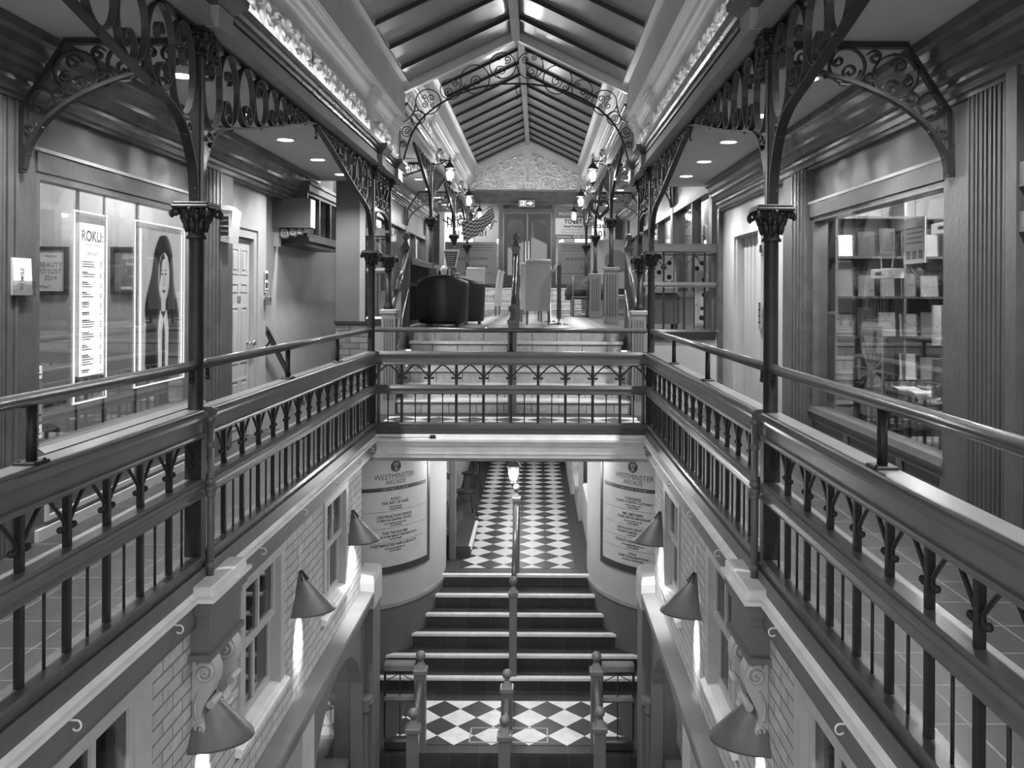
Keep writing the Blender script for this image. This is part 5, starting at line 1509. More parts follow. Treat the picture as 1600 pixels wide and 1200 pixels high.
for z in (.45, .80, 1.15):
    for q in range(4):
        a = PI / 4 + q * PI / 2; c_, s_ = math.cos(a), math.sin(a); m = MB()
        u = Vector((-s_, c_, 0)); b = Vector((.17 * c_, .17 * s_, z)); o_ = Vector((c_, s_, 0))
        m.loft([[b - u * .09, b + u * .09, b + u * .09 + o_ * .012, b - u * .09 + o_ * .012], [b - u * .09 + Vector((0, 0, .26)), b + u * .09 + Vector((0, 0, .26)), b + u * .09 + o_ * .012 + Vector((0, 0, .26)), b - u * .09 + o_ * .012 + Vector((0, 0, .26))]])
        m.build('magazine', ('paper', 'mid_grey', 'grey_paper', 'ink')[(q + int(z * 10)) % 4], t)

# ================================================================== LOWER STOREY THINGS
def console(label, loc, rotz):
    t = thing('scroll_corbel', label, 'corbel', loc, rotz)
    # local: wall at x = 0, projects +x, width along y
    prof = crom([(0, 0, 0), (.05, .02, 0), (.07, .07, 0), (.05, .12, 0), (.06, .18, 0), (.10, .26, 0), (.125, .33, 0), (.12, .40, 0), (.08, .45, 0), (0, .45, 0)], 4)
    m = MB(); m.loft([[(p[0], y, p[1]) for p in prof] for y in (-.05, .05)]); m.build('body', 'sash', t)
    for y in (-.052, .052):
        m = MB(); m.tube([(a, y, b) for a, b in spiral(.062, .365, .06, 2.2, 1.7, -1, .15)], .011, 6); m.tube([(a, y, b) for a, b in spiral(.035, .07, .035, -2.2, 1.5, 1, .2)], .009, 6)
        m.tube([(p[0] * .8, y, p[1]) for p in crom([(.03, .12, 0), (.02, .2, 0), (.06, .28, 0)], 4)], .01, 6); m.build('scroll', 'sash', t)
    m = MB(); m.tube([(.10, -.06, .20), (.10, .06, .20)], .022, 10); m.build('roll', 'sash', t)
    m = MB(); m.tube([(.06, -.062, .035), (.06, .062, .035)], .02, 10); m.build('roll', 'sash', t)
    return t
for s in (-1, 1):
    for y, n in ((4.64, 'nearer'), (4.94, 'farther')):
        console('%s carved scroll corbel under the projecting ledge on the %s brick wall' % (n, SIDE[s]), (s * 1.53, y, -.90), 0 if s < 0 else PI)
hk = None
for s in (-1, 1):
    for i, y in enumerate((3.3, 4.25, 5.55, 6.55, 7.6, 8.55, 9.2)):
        lab = '%s of the white cup hooks counted from the camera under the %s ledge' % (('first', 'second', 'third', 'fourth', 'fifth', 'sixth', 'seventh')[i], SIDE[s])
        if hk is None:
            hk = thing('cup_hook', lab, 'hook', (s * 1.488, y, -.17), 0, 'cup hooks along the ledge')
            m = MB(); m.tube([(-.005, 0, .02), (.012, 0, .02)] + [(.03 + .018 * math.sin(a), 0, .0 + .02 * math.cos(a)) for a in [k * .45 for k in range(0, 10)]], .0042, 6); m.build('hook_wire', 'white_print', hk)
            if s > 0: hk.rotation_euler = (0, 0, PI)
        else: dup(hk, (s * 1.488, y, -.17), 0 if s < 0 else PI, lab)
t = thing('cable_clip', 'small dark plug lying on the ledge below the short balustrade', 'plug', (-.86, 9.575, -.105))
m = MB(); m.bbox(-.03, .03, -.02, .02, 0, .035, .006); m.build('body', 'ink', t); m = MB(); m.tube(crom([(-.03, 0, .01), (-.1, .01, .008), (-.3, .0, .006), (-.6, .01, .008)], 4), .004, 5); m.build('lead', 'ledge_under', t)
# necklace busts in the lower display windows
for s in (-1, 1):
    t = thing('necklace_bust', 'pale necklace bust in the lit ground floor window on the %s' % SIDE[s], 'display bust', (s * 1.82, 8.25, -3.318))
    m = MB(); m.lathe([(.16, .0), (.16, .02), (.06, .06), (.05, .35), (.14, .42), (.18, .55), (.17, .68), (.10, .78), (.06, .84), (.055, .92), (.06, .95)], (0, 0, 0), 18); m.build('bust', 'cream_bright', t)
    m = MB(); m.tube([(.115 * math.cos(a), .115 * math.sin(a), .76 + .07 * s * -math.cos(a) * -1) for a in [k * 2 * PI / 20 for k in range(21)]], .012, 6); m.build('necklace', 'chrome', t)

# ---- directory boards on the curved walls
LS = 0.0
def arc_table():
    tab = [(0.0, 0.0)]; p = ell(0); L = 0
    for i in range(1, 601):
        a = PI / 2 * i / 600; q = ell(a); L += math.hypot(q[0] - p[0], q[1] - p[1]); p = q; tab.append((L, a))
    return tab
TAB = arc_table()
def a_of(L):
    lo, hi = 0, len(TAB) - 1
    L = max(0, min(TAB[-1][0], L))
    while hi - lo > 1:
        mid = (lo + hi) // 2
        if TAB[mid][0] <= L: lo = mid
        else: hi = mid
    f = (L - TAB[lo][0]) / max(1e-9, TAB[hi][0] - TAB[lo][0])
    return TAB[lo][1] + f * (TAB[hi][1] - TAB[lo][1])
L_C = next(L for L, a in TAB if ell(a)[0] > 1.575)     # centre of the lettering along the wall
def on_wall(s, off):
    def f(x, z):
        L = L_C + s * x if s > 0 else L_C - x
        nx, ny = ell(a_of(L), off); return (s * nx, ny, z)
    return f
def directory(label, s, lines):
    t = thing('directory_board', label, 'directory sign')
    def zz(y): return 1.48 - (y - 462) * 11.4 / 1350
    def strip(x0, x1, z0, z1, off, mt, name, n=20, th=.012):
        m = MB(); r = []
        f0, f1 = on_wall(s, off), on_wall(s, off - th)
        xs = [x0 + (x1 - x0) * k / n for k in range(n + 1)]
        r = [[f0(x, z0), f0(x, z1), f1(x, z1), f1(x, z0)] for x in xs]
        m.loft(r); return m.build(name, mt, t)
    e = 1 if s < 0 else -1      # +x of the lettering runs towards the passage on the left board, away from it on the right
    inner = .60 * e; outer = -.62 * e
    strip(inner, outer, zz(884), -.36, .022, 'board_sign', 'panel', 24)
    strip(inner, inner + .055 * e, zz(884) - .09, -.36, .030, 'board_border', 'border', 3, .02)
    strip(inner + .055 * e, outer, zz(884) - .09, zz(884), .030, 'board_border', 'border', 24, .02)
    # emblem
    zl = zz(729); f = on_wall(s, .0245); m = MB()
    ring_ = [f(.075 * math.cos(2 * PI * k / 24), zl + .075 * math.sin(2 * PI * k / 24)) for k in range(24)]
    f2 = on_wall(s, .022); m.loft([[f2(.075 * math.cos(2 * PI * k / 24), zl + .075 * math.sin(2 * PI * k / 24)) for k in range(24)], ring_]); m.build('emblem_disc', 'board_border', t)
    m = MB(); put_text(m, 'W', .085, lambda x, y, f=on_wall(s, .026): f(x, zl - .005 + y), bold=.0); put_text(m, 'A', .085, lambda x, y, f=on_wall(s, .0262): f(x, zl - .062 + y)); m.build('emblem_letters', 'board_sign', t)
    f = on_wall(s, .0245); m = MB()
    put_text(m, 'WESTMINSTER', .099, lambda x, y: f(x, zz(748.5) + y), sx=.92); put_text(m, 'ARCADE', .082, lambda x, y: f(x, zz(756.5) + y), sx=.95)
    m.build('heading', 'board_border', t)
    strip(inner - .05 * e, outer, zz(766.5), zz(760.5), .024, 'board_border', 'band', 24, .004)
    m = MB(); put_text(m, lines[0], .040, lambda x, y, f=on_wall(s, .0262): f(x, zz(765.2) + y), spacing=1.4); m.build('band_lettering', 'board_sign', t)
    m = MB()
    for (y, txt, sz) in lines[1]:
        put_text(m, txt, sz * .84, lambda x, q, y=y: f(x, zz(y) + q), sx=.95, bold=.001)
    m.build('lettering', 'board_border', t)
    for y in lines[2]: strip(inner - .05 * e, outer, zz(y + .25), zz(y - .25), .0235, 'ink_grey', 'rule', 20, .003)
directory('curved directory board banded SECOND FLOOR left of the dark staircase', -1, ('SECOND FLOOR', [
    (781.5, 'ROKU:', .062), (787.5, 'THE ART OF HAIR', .062), (792.2, 'www.roku.co.uk', .036), (796.2, 't 01423 505505', .036),
    (808.5, 'DESTINATION VENUS', .066), (813.5, 'COMICS & GRAPHIC NOVELS', .05), (818, 'www.destinationvenus.co.uk', .036), (822, 't 01423 505505', .036),
    (834, 'THE TEA ROOMS', .062), (838.8, 'DELICIOUS HOME MADE YORKSHIRE FOODS', .044), (843, 't 01423 560409', .036),
    (852.5, 'WESTMINSTER HAIR & BEAUTY', .062), (857, 'www.westminsterhair.com', .036), (861, 't 01423 560409', .036)], (798.5, 824.5, 846)))
directory('curved directory board banded GROUND FLOOR right of the dark staircase', 1, ('GROUND FLOOR', [
    (781, 'CORDINGS', .062), (786, 'CLASSIC COUNTRY CLOTHING', .05), (790.3, 'www.cordings.co.uk', .036), (794.3, 't 01423 276508', .036),
    (805.5, 'MR. SMITHERS', .064), (810.5, 'CLASSIC BRITISH MENSWEAR', .05), (815, 'www.mrsmithers.co.uk', .036), (819, 't 01423 508676', .036),
    (828.5, "SARAHANN'S JEWELLERS", .058), (833.5, 'EXQUISITE TIMELESS JEWELLERY', .045), (837.5, 't 01423 530692', .036),
    (848, 'QUALITY HEALTH FOODS', .062), (852.5, 'www.qualityhealthfoods.co.uk', .036), (856.5, 't 01423 567769', .036),
    (867, 'LIOLA', .06), (871.5, 'LADIES ITALIAN JERSEYWEAR', .045), (876, 'www.liola.it  07768 402780', .036)], (796.8, 821.2, 840.5, 859.3)))

# ---- passage
def iron_chair(label, loc, rotz, zs=1.0):
    t = thing('cafe_chair', label, 'chair', loc, rotz)
    m = MB(); m.lathe([(.19, .44), (.2, .45), (.2, .465), (0, .465)], (0, 0, 0), 16); m.build('seat', 'iron', t)
    for x in (-1, 1):
        for y in (-1, 1):
            m = MB(); m.tube([(x * .13, y * .13, .45), (x * .2, y * .2, 0)], .010, 6); m.build('leg', 'iron', t)
    m = MB(); m.tube(crom([(-.17, -.15, .45), (-.19, -.2, .8), (-.1, -.22, .93), (.1, -.22, .93), (.19, -.2, .8), (.17, -.15, .45)], 4), .010, 6)
    for x in (-.08, 0, .08): m.tube([(x, -.17, .47), (x, -.215, .92)], .006, 5)
    m.build('backrest', 'iron', t)
    return t
iron_chair('black iron cafe chair on the left of the chequered passage', (-1.02, 15.8, -2.555), PI / 2 + .3)
iron_chair('black iron cafe chair further down the left of the chequered passage', (-1.02, 17.4, -2.555), PI / 2)
t = thing('newel_post', 'dark square newel of the side stair in the passage', 'newel post', (-.99, 13.25, -2.555))
m = MB(); m.bbox(-.05, .05, -.05, .05, 0, 1.55, .008); m.build('post', 'rail_paint', t); m = MB(); m.bbox(-.065, .065, -.065, .065, 1.55, 1.62, .01); m.build('cap', 'rail_paint', t)
t = thing('side_stair', 'narrow side stair rising to the left out of the passage', 'staircase', (-.67, 13.3, -2.555))
for q in range(3): MB().box(-.30 - .25 * q, -.05 - .25 * q, 0, 1.5, 0, .17 * (q + 1)).build('step', 'riser_dark', t)
m = MB(); m.box(-.08, -.03, 0, 1.5, .12, .175); m.build('nosing', 'nosing', t)
t = thing('side_stair_rail', 'timber rail with scroll infill beside the passage newel', 'railing', (-1.04, 13.25, -2.555))
m = MB(); m.loft([[(0, -.03, 1.2), (0, .03, 1.2), (0, .03, 1.3), (0, -.03, 1.3)], [(-.7, -.03, 1.75), (-.7, .03, 1.75), (-.7, .03, 1.85), (-.7, -.03, 1.85)]]); m.build('top_rail', 'rail_paint', t)
m = MB(); m.loft([[(0, -.03, .35), (0, .03, .35), (0, .03, .43), (0, -.03, .43)], [(-.7, -.03, .9), (-.7, .03, .9), (-.7, .03, .98), (-.7, -.03, .98)]]); m.build('bottom_rail', 'rail_paint', t)
m = MB(); m.tube([(-.25 + a, 0, .98 + b) for a, b in spiral(0, 0, .12, 1, 1.5, 1)], .008, 6); m.build('scroll', 'iron', t)
t = thing('shop_doorway', 'pale framed shop window with lit sill on the right of the passage', 'shop window', (1.05, 16.4, -2.555))
m = MB(); m.box(0, .08, -.9, -.78, 0, 2.2); m.box(0, .08, .78, .9, 0, 2.2); m.box(0, .08, -.78, .78, 2.05, 2.2); m.box(0, .08, -.78, .78, 0, .55); m.build('frame', 'cream', t)
m = MB(); m.box(-.06, .08, -.8, .8, .55, .60); m.build('sill', 'cream_bright', t); m = MB(); m.box(.04, .046, -.78, .78, .6, 2.05); m.build('pane', 'shop_glass', t)
add_light('passage_shop_light', 'POINT', (1.5, 16.2, -1.0), 25, .1)
# ================================================================== UPPER FLOOR FURNITURE
def tub_chair(label, loc, rotz):
    t = thing('tub_armchair', label, 'armchair', loc, rotz)
    n = 26; a0, a1 = -PI * .08, PI * 1.08
    # local: back towards -y, open towards +y
    def ring(r, z, top=False):
        out = []
        for k in range(n + 1):
            a = PI + a0 + (a1 - a0) * k / n
            out.append((r * math.cos(a), r * math.sin(a) * 1.0, z))
        return out
    m = MB()
    prof_o = [(.355, .05), (.375, .10), (.385, .45), (.39, .70), (.375, .77)]
    rings = [[(r * math.cos(PI + a0 + (a1 - a0) * k / n), r * math.sin(PI + a0 + (a1 - a0) * k / n), z - (.0 if z < .5 else .10 * abs(math.cos(PI + a0 + (a1 - a0) * k / n)) ** 2 * (z - .5) / .3)) for r, z in prof_o + [(.33, .775), (.31, .74), (.30, .40), (.30, .06)]] for k in range(n + 1)]
    m.loft(rings, smooth=True); m.build('shell', 'leather_dark', t)
    m = MB(); m.lathe([(.0, .08), (.30, .08), (.30, .36), (.28, .42), (.0, .44)], (0, .02, 0), 22); m.build('seat_cushion', 'leather_dark', t)
    for x in (-.2, .2):
        for y in (-.2, .2): MB().box(x - .02, x + .02, y - .02, y + .02, 0, .08).build('foot', 'wood_dark', t)
    return t
tub_chair('nearest dark leather tub armchair at the head of the tiled stairs', (-1.13, 13.0, UF + .004), 0)
tub_chair('dark leather tub armchair behind the nearest one', (-.93, 14.1, UF + .004), -.5)
def dining_chair(label, loc, rotz, mt='leather_cream', h=1.03, group=None):
    t = thing('dining_chair', label, 'chair', loc, rotz, group)
    # back at -y
    m = MB(); m.bbox(-.20, .20, -.20, .24, .40, .50, .02); m.build('seat', mt, t)
    m = MB(); pr = crom([(-.22, .22, 0), (-.235, .5, 0), (-.25, .75, 0), (-.29, h - .04, 0), (-.31, h, 0), (-.345, h, 0), (-.345, h - .03, 0), (-.31, .75, 0), (-.29, .5, 0), (-.275, .22, 0)], 3)
    m.prism([(p[0], p[1]) for p in pr], -.20, .20, 'x'); m.build('backrest', mt, t)
    m = MB(); m.tube([(-.2, -.335, h - .01), (.2, -.335, h - .01)], .032, 10); m.build('roll_top', mt, t)
    for x in (-.175, .175):
        for y in (-.24, .2): MB().loft([[(x - .02, y - .02, .40), (x + .02, y - .02, .40), (x + .02, y + .02, .40), (x - .02, y + .02, .40)], [(x - .014, y - .014, 0), (x + .014, y - .014, 0), (x + .014, y + .014, 0), (x - .014, y + .014, 0)]]).build('leg', 'wood', t)
    return t
dining_chair('cream leather high backed chair turned away beside the middle newel', (.30, 14.18, UF + .004), 0)
d2 = dining_chair('second cream high backed chair half hidden behind the first one', (.16, 15.6, UF + .004), .1)
dup(d2, (-.90, 19.7, UF + .004), PI / 2, 'cream chair seen side on, near end of the left row')
dup(d2, (-.86, 20.7, UF + .004), PI / 2, 'cream chair seen side on, next along the left row')
dup(d2, (-1.22, 17.55, UF + .004), -PI / 2 + .3, 'cream high backed chair beyond the dark tub armchairs, tilted towards us')
dup(d2, (-1.12, 18.3, UF + .004), .4, 'cream high backed chair at the near end of the left dining table')
def table(label, loc, w, l, cloth=None):
    t = thing('dining_table', label, 'table', loc)
    m = MB(); m.bbox(-w / 2, w / 2, -l / 2, l / 2, .71, .74, .008); m.build('table_top', 'wood', t)
    for x in (-w / 2 + .06, w / 2 - .06):
        for y in (-l / 2 + .06, l / 2 - .06): MB().bbox(x - .03, x + .03, y - .03, y + .03, 0, .71, .004).build('leg', 'cream', t)
    return t
table('wooden table between the cream chairs on the left', (-1.38, 20.2, UF + .004), .8, 1.6)
table('small table under a dark cloth by the right pedestals', (1.42, 20.2, UF), .75, .9)
m = MB(); W, L = .42, .48; n = 40; top, hem = [], []
for k in range(n):
    a = 2 * PI * k / n; c_, s_ = math.cos(a), math.sin(a); q = max(abs(c_) / W, abs(s_) / L); x, y = c_ / q, s_ / q
    f = .05 * math.sin(k * 2 * PI * 9 / n); corner = min(abs(c_), abs(s_)) * .22
    top.append((x, y, .747)); hem.append((x * 1.08 + f * c_, y * 1.08 + f * s_, .52 - corner))
m.loft([[(x * .9, y * .9, .752) for x, y, z in top], top, hem], smooth=True); o = m.build('tablecloth', 'cloth_dark'); o.location = (1.42, 20.2, UF)
tag(o, 'dark patterned cloth with pointed corners draped over the small right table', 'tablecloth')
t = thing('wooden_chair', 'plain slatted wooden chair tucked at the cloth covered table', 'chair', (1.25, 19.45, UF))
MB().bbox(-.18, .18, -.18, .18, .43, .46, .006).build('seat', 'wood', t)
for x in (-.16, .16):
    MB().tube([(x, -.16, 0), (x, -.15, .45), (x * 1.02, -.20, .92)], .016, 8).build('rear_leg', 'wood', t); MB().tube([(x, .16, 0), (x, .15, .44)], .016, 8).build('front_leg', 'wood', t)
for z in (.62, .74, .86): MB().box(-.155, .155, -.20, -.175, z, z + .05).build('back_slat', 'wood', t)
for z in (.18, .28): MB().box(-.155, .155, -.16, -.145, z, z + .02).build('stretcher', 'wood', t)
dining_chair('tall brown upholstered chair behind the right fluted pedestals', (2.02, 18.4, UF), PI / 2, 'wood', 1.0)
t = thing('menu_stand', 'dark wooden menu stand on a chrome disc beside the cream chair', 'menu stand', (.64, 13.95, UF + .004))
m = MB(); m.lathe([(.16, 0), (.16, .012), (.03, .03), (.016, .06), (.016, .3)], (0, 0, 0), 20); m.build('base', 'chrome', t)
m = MB(); m.bbox(-.03, .03, -.22, .22, .10, .95, .01); m.build('board', 'wood_dark', t)
m = MB(); m.sphere((0, -.18, .97), .03, 10, 6); m.build('knob', 'chrome', t)
t = thing('display_flower', 'large pale folded paper flower standing behind the menu stand', 'ornament', (.52, 15.2, UF + .004))
m = MB(); m.lathe([(.10, 0), (.10, .02), (.012, .04), (.012, .85)], (0, 0, 0), 12); m.build('stand', 'chrome', t)
m = MB()
for k in range(9):
    a = 2 * PI * k / 9; m.loft([[(0, 0, .84), (.02, .01, .84), (.02, -.01, .84)], [(.14 * math.cos(a), .14 * math.sin(a), .98), (.15 * math.cos(a + .3), .15 * math.sin(a + .3), 1.02), (.13 * math.cos(a + .2), .13 * math.sin(a + .2), 1.0)]])
m.build('petals', 'grey_paper', t)
t = thing('chalk_menu', 'chalk menu board shaped like a lantern on a post by the left pedestal', 'menu board', (-1.32, 16.1, UF))
m = MB(); m.lathe([(.18, 0), (.18, .03), (.03, .05), (.025, 1.0)], (0, 0, 0), 14); m.build('post', 'iron', t)
m = MB(); m.loft([[(-.09, -.02, .99), (.09, -.02, .99), (.15, -.02, 1.30), (-.15, -.02, 1.30)], [(-.09, .02, .99), (.09, .02, .99), (.15, .02, 1.30), (-.15, .02, 1.30)]]); m.box(-.16, .16, -.03, .03, 1.30, 1.32); m.build('frame', 'sash', t)
m = MB(); m.loft([[(-.07, -.024, 1.01), (.07, -.024, 1.01), (.125, -.024, 1.28), (-.125, -.024, 1.28)], [(-.07, -.02, 1.01), (.07, -.02, 1.01), (.125, -.02, 1.28), (-.125, -.02, 1.28)]]); m.build('slate', 'ink', t)
m = MB()
for k in range(6): m.box(-.05 - .008 * k, .05 + .006 * k, -.026, -.024, 1.03 + .04 * k, 1.037 + .04 * k)
m.build('chalk_lines', 'grey_paper', t)
t = thing('side_table', 'small dark pedestal table between the tub armchairs and the railing', 'table', (-1.30, 14.65, UF + .004))
m = MB(); m.lathe([(.2, 0), (.2, .02), (.03, .04), (.03, .66), (.26, .68), (.26, .70), (0, .70)], (0, 0, 0), 18); m.build('table_top', 'wood_dark', t)
t = thing('table_ornament', 'small white ornament on the pedestal table behind the tub armchairs', 'ornament', (-1.30, 14.65, UF + .706))
m = MB(); m.lathe([(.05, 0), (.06, .03), (.03, .10), (.055, .16), (.06, .22), (.02, .27)], (0, 0, 0), 12); m.build('vase', 'white_print', t)
# rope barrier slung behind the chairs
t = thing('barrier_rope', 'dark rope slung between the left chairs and the middle newel', 'rope', (0, 21.4, UF))
m = MB(); m.tube([(-1.3 + 1.25 * k / 16, 0, .95 - .28 * (1 - (k / 8 - 1) ** 2)) for k in range(17)], .02, 8); m.build('rope', 'ink', t)
for x in (-1.3, -.05):
    m = MB(); m.lathe([(.12, 0), (.12, .02), (.02, .04), (.02, .95), (.035, .98), (0, 1.0)], (x, 0, 0), 12); m.build('stanchion', 'chrome', t)

# ---- hanging things
def bauble(label, loc, r):
    t = thing('glass_bauble', label, 'hanging globe', loc)
    m = MB(); m.sphere((0, 0, 0), r, 20, 14); m.build('globe', 'bauble_glass', t)
    m = MB(); m.lathe([(.012, r - .01), (.025, r), (.02, r + .03), (.004, r + .04)], (0, 0, 0), 10); m.tube([(0, 0, r + .03), (0, 0, .50)], .004, 6); m.build('cap', 'chrome', t)
    m = MB()
    for k in range(10):
        a = 2.4 * k; m.sphere((r * .7 * math.cos(a), r * .7 * math.sin(a), r * (-.5 + .1 * k)), r * .12, 6, 4)
    m.build('facets', 'chrome', t)
    return t
for (x, y, z, r, n) in ((-HW, 17.1, 3.26, .115, 'left side before the second raised column'), (-HW, 21.0, 3.27, .10, 'left side before the furthest raised column'), (HW, 12.95, 3.22, .12, 'right side above the head of the stairs'), (HW, 21.0, 3.27, .10, 'right side before the furthest raised column')):
    bauble('clear glass globe hanging on the ' + n, (x, y, z), r)
t = thing('heart_wreath', 'dark heart shaped wreath hanging on the right of the raised arcade', 'wreath', (HW - .05, 17.1, 3.22))
m = MB(); P = []
for k in range(31):
    a = 2 * PI * k / 30; P.append((.19 * math.sin(a) ** 3, 0, .012 * (13 * math.cos(a) - 5 * math.cos(2 * a) - 2 * math.cos(3 * a) - math.cos(4 * a))))
m.tube(P, .035, 7); m.build('ring', 'foliage', t)
m = MB(); rnd = random.Random(2)
for k in range(160):
    p = P[rnd.randrange(30)]; a, b = rnd.uniform(0, 6.28), rnd.uniform(-1, 1); c_ = Vector(p) + Vector((math.cos(a) * .04, math.sin(a) * .045, b * .04)); d = Vector((rnd.uniform(-1, 1), rnd.uniform(-1, 1), rnd.uniform(-1, 1))).normalized() * .03
    e = d.cross(Vector((0, 0, 1))).normalized() * .012; m.add([c_ - d, c_ + e, c_ + d, c_ - e], [(0, 1, 2, 3)])
lv = m.build('leaves', 'foliage', t); lv['kind'] = 'stuff'
m = MB(); m.tube([(0, 0, .1), (0, 0, .52)], .004, 6); m.build('cord', 'iron', t)
# chequered cloth kite hung below the left lanterns
t = thing('check_banner', 'chequered cloth banner hung at a slant below the left lanterns', 'banner', (-1.26, 21.6, 3.32))
nu, nv = 22, 14; vs, fs, uv = [], [], []
for j in range(nv + 1):
    for i in range(nu + 1):
        u, v = i / nu, j / nv
        vs.append((-.36 + .78 * u + .05 * v, .10 * math.sin(u * 3.1) + .10 * v, -.02 + .42 * u - .36 * v * (.8 + .5 * (1 - u)) - .10 * math.sin(PI * u)))
        uv.append((u, v))
for j in range(nv):
    for i in range(nu): a = j * (nu + 1) + i; fs.append((a, a + 1, a + nu + 2, a + nu + 1))
me = bpy.data.meshes.new('cloth'); me.from_pydata(vs, [], fs); ul = me.uv_layers.new(name='UVMap')
for lp in me.loops: ul.data[lp.index].uv = uv[lp.vertex_index]
me.materials.append(MAT['check_cloth']); o = bpy.data.objects.new('cloth', me); COL.objects.link(o); o.parent = t
sd = o.modifiers.new('thickness', 'SOLIDIFY'); sd.thickness = .006
m = MB(); m.tube([(-.36, .0, -.02), (.42, 0, .41)], .010, 6); m.build('pole', 'wood', t)
m = MB(); m.tube([(.0, 0, .18), (.0, 0, .7)], .004, 5); m.tube([(-.3, 0, .02), (-.31, 0, .7)], .004, 5); m.build('cord', 'iron', t)
for s in (-1, 1):
    t = thing('hanging_hook', 'small iron hook hanging midway along the near %s bracket arch' % SIDE[s], 'hook', (s * HW, 7.24, 2.89))
    m = MB(); m.tube([(0, 0, .02), (0, 0, -.05)] + [(.0, .028 * math.sin(a), -.078 + .028 * math.cos(a)) for a in [k * .45 for k in range(0, 10)]], .007, 6); m.build('hook_bar', 'iron', t)

# ================================================================== FAR FACADE
FY = 24.12
fw = MB()
for x0, x1, z0, z1 in ((-2.7, -2.45, 1.68, 4.4), (2.45, 2.7, 1.68, 4.4), (-2.7, 2.7, 4.02, 4.38), (-.80, -.68, 1.68, 4.1), (.68, .80, 1.68, 4.1), (-2.5, -.7, 1.68, 1.80), (.7, 2.5, 1.68, 1.80), (-.7, .7, 3.80, 3.90)):
    fw.box(x0, x1, FY - .02, FY + .16, z0, z1)
fw.prism([(FY + .1, 4.06), (FY - .10, 4.10), (FY - .14, 4.18), (FY - .14, 4.30), (FY - .18, 4.37), (FY + .1, 4.37)], -2.7, 2.7, 'x')
struct(fw, 'wall_far', 'dark_timber')
struct(MB().box(-2.7, 2.7, 26.0, 26.1, 1.6, 4.4), 'wall_far', 'mid_grey')
struct(MB().box(-2.75, 2.75, 23.2, 26.1, 1.5, 1.68), 'floor', 'floor_tile')
struct(MB().box(-2.75, 2.75, 24.3, 26.1, 4.38, 4.5), 'ceiling', 'ceiling_paint')
for s in (-1, 1): struct(sbox(MB(), s, 2.7, 2.8, 24.1, 26.1, 1.0, 4.5), 'wall_' + SIDE[s], 'grey_paper')
add_light('far_shop_light', 'AREA', (-1.7, 25.2, 4.2), 40, .6)
add_light('far_shop_light', 'AREA', (1.7, 25.2, 4.2), 30, .6)
add_light('far_shop_light', 'AREA', (0, 25.0, 4.2), 14, .4)
# double doors with rounded glass
for s in (-1, 1):
    dd = MB(); X = lambda u: s * u
    gl = [(.10, 2.05), (.10, 3.42), (.14, 3.56), (.20, 3.60), (.45, 3.60), (.51, 3.56), (.55, 3.42), (.55, 2.05)]
    out = [(.01, 2.05), (.01, 3.42), (.01, 3.6), (.01, 3.78), (.66, 3.78), (.66, 3.6), (.66, 3.42), (.66, 2.05)]
    dd.loft([[(X(a), FY, b) for a, b in out], [(X(a), FY, b) for a, b in gl], [(X(a), FY + .05, b) for a, b in gl], [(X(a), FY + .05, b) for a, b in out]], cap=False, closed=False)
    dd.box(X(.01), X(.66), FY, FY + .05, 1.70, 2.05)
    root = dd.build('door_%d' % (5 + s), 'door_paint', kind='structure')
    MB().box(X(.09), X(.56), FY + .02, FY + .026, 2.05, 3.6).build('pane', 'dark_glass', root)
    m = MB(); m.box(X(.03), X(.06), FY - .05, FY - .03, 2.35, 3.0); m.box(X(.03), X(.06), FY - .04, FY, 2.37, 2.42); m.box(X(.03), X(.06), FY - .04, FY, 2.93, 2.98); m.build('door_handle', 'chrome', root)
    m = MB(); m.box(X(.25), X(.38), FY - .012, FY, 2.16, 2.2); m.build('letter_plate', 'white_print', root)
struct(MB().box(-.68, .68, FY + .04, FY + .05, 3.9, 4.06), 'window_9', 'dark_glass')
for s in (-1, 1): struct(MB().box(s * .80, s * 2.45, FY + .05, FY + .056, 1.80, 4.02), 'window_%d' % (50 + s), 'shop_glass')
# blinds behind the left salon window and right window
for s in (-1, 1):
    t = thing('vertical_blind', 'glowing white vertical blind behind the far %s salon window' % SIDE[s], 'blind', (s * (1.95 if s < 0 else 1.75), 24.5, 2.3))
    for k in range(9): MB().box(-.40 + .09 * k, -.325 + .09 * k, 0, .01, 0, 1.62).build('slat', 'panel_glow', t)  # slats carry their own glow, standing in for the lit window behind
    MB().box(-.42, .44, -.02, .03, 1.62, 1.68).build('head_rail', 'white_print', t)
# frosted lower panels
def frosted(label, x0, x1, flipx):
    t = thing('frosted_panel', label, 'window sign', ((x0 + x1) / 2, FY + .01, 1.85)); W = x1 - x0
    MB().box(-W / 2, W / 2, 0, .008, 0, 1.12).build('film', 'grey_paper', t)
    m = MB(); put_text(m, 'westminster', .16, lambda x, y: (x, -.004, .62 + y), spacing=1.25); put_text(m, 'S A L O N', .13, lambda x, y: (x + .2, -.004, .40 + y)); m.build('lettering', 'ink', t)
    m = MB()
    for z in (.88, .95, 1.02): m.box(-W / 2 + .1, W / 2 - .1, -.003, 0, z, z + .03 if z != .88 else z + .02)
    m.box(-W / 2 + .1, W / 2 - .1, -.003, 0, .24, .26)
    m.build('small_print', 'ink_grey', t)
frosted('frosted glass panel lettered SALON left of the far doors', -2.30, -.85, -1)
frosted('frosted glass panel lettered SALON right of the far doors', .85, 2.30, 1)
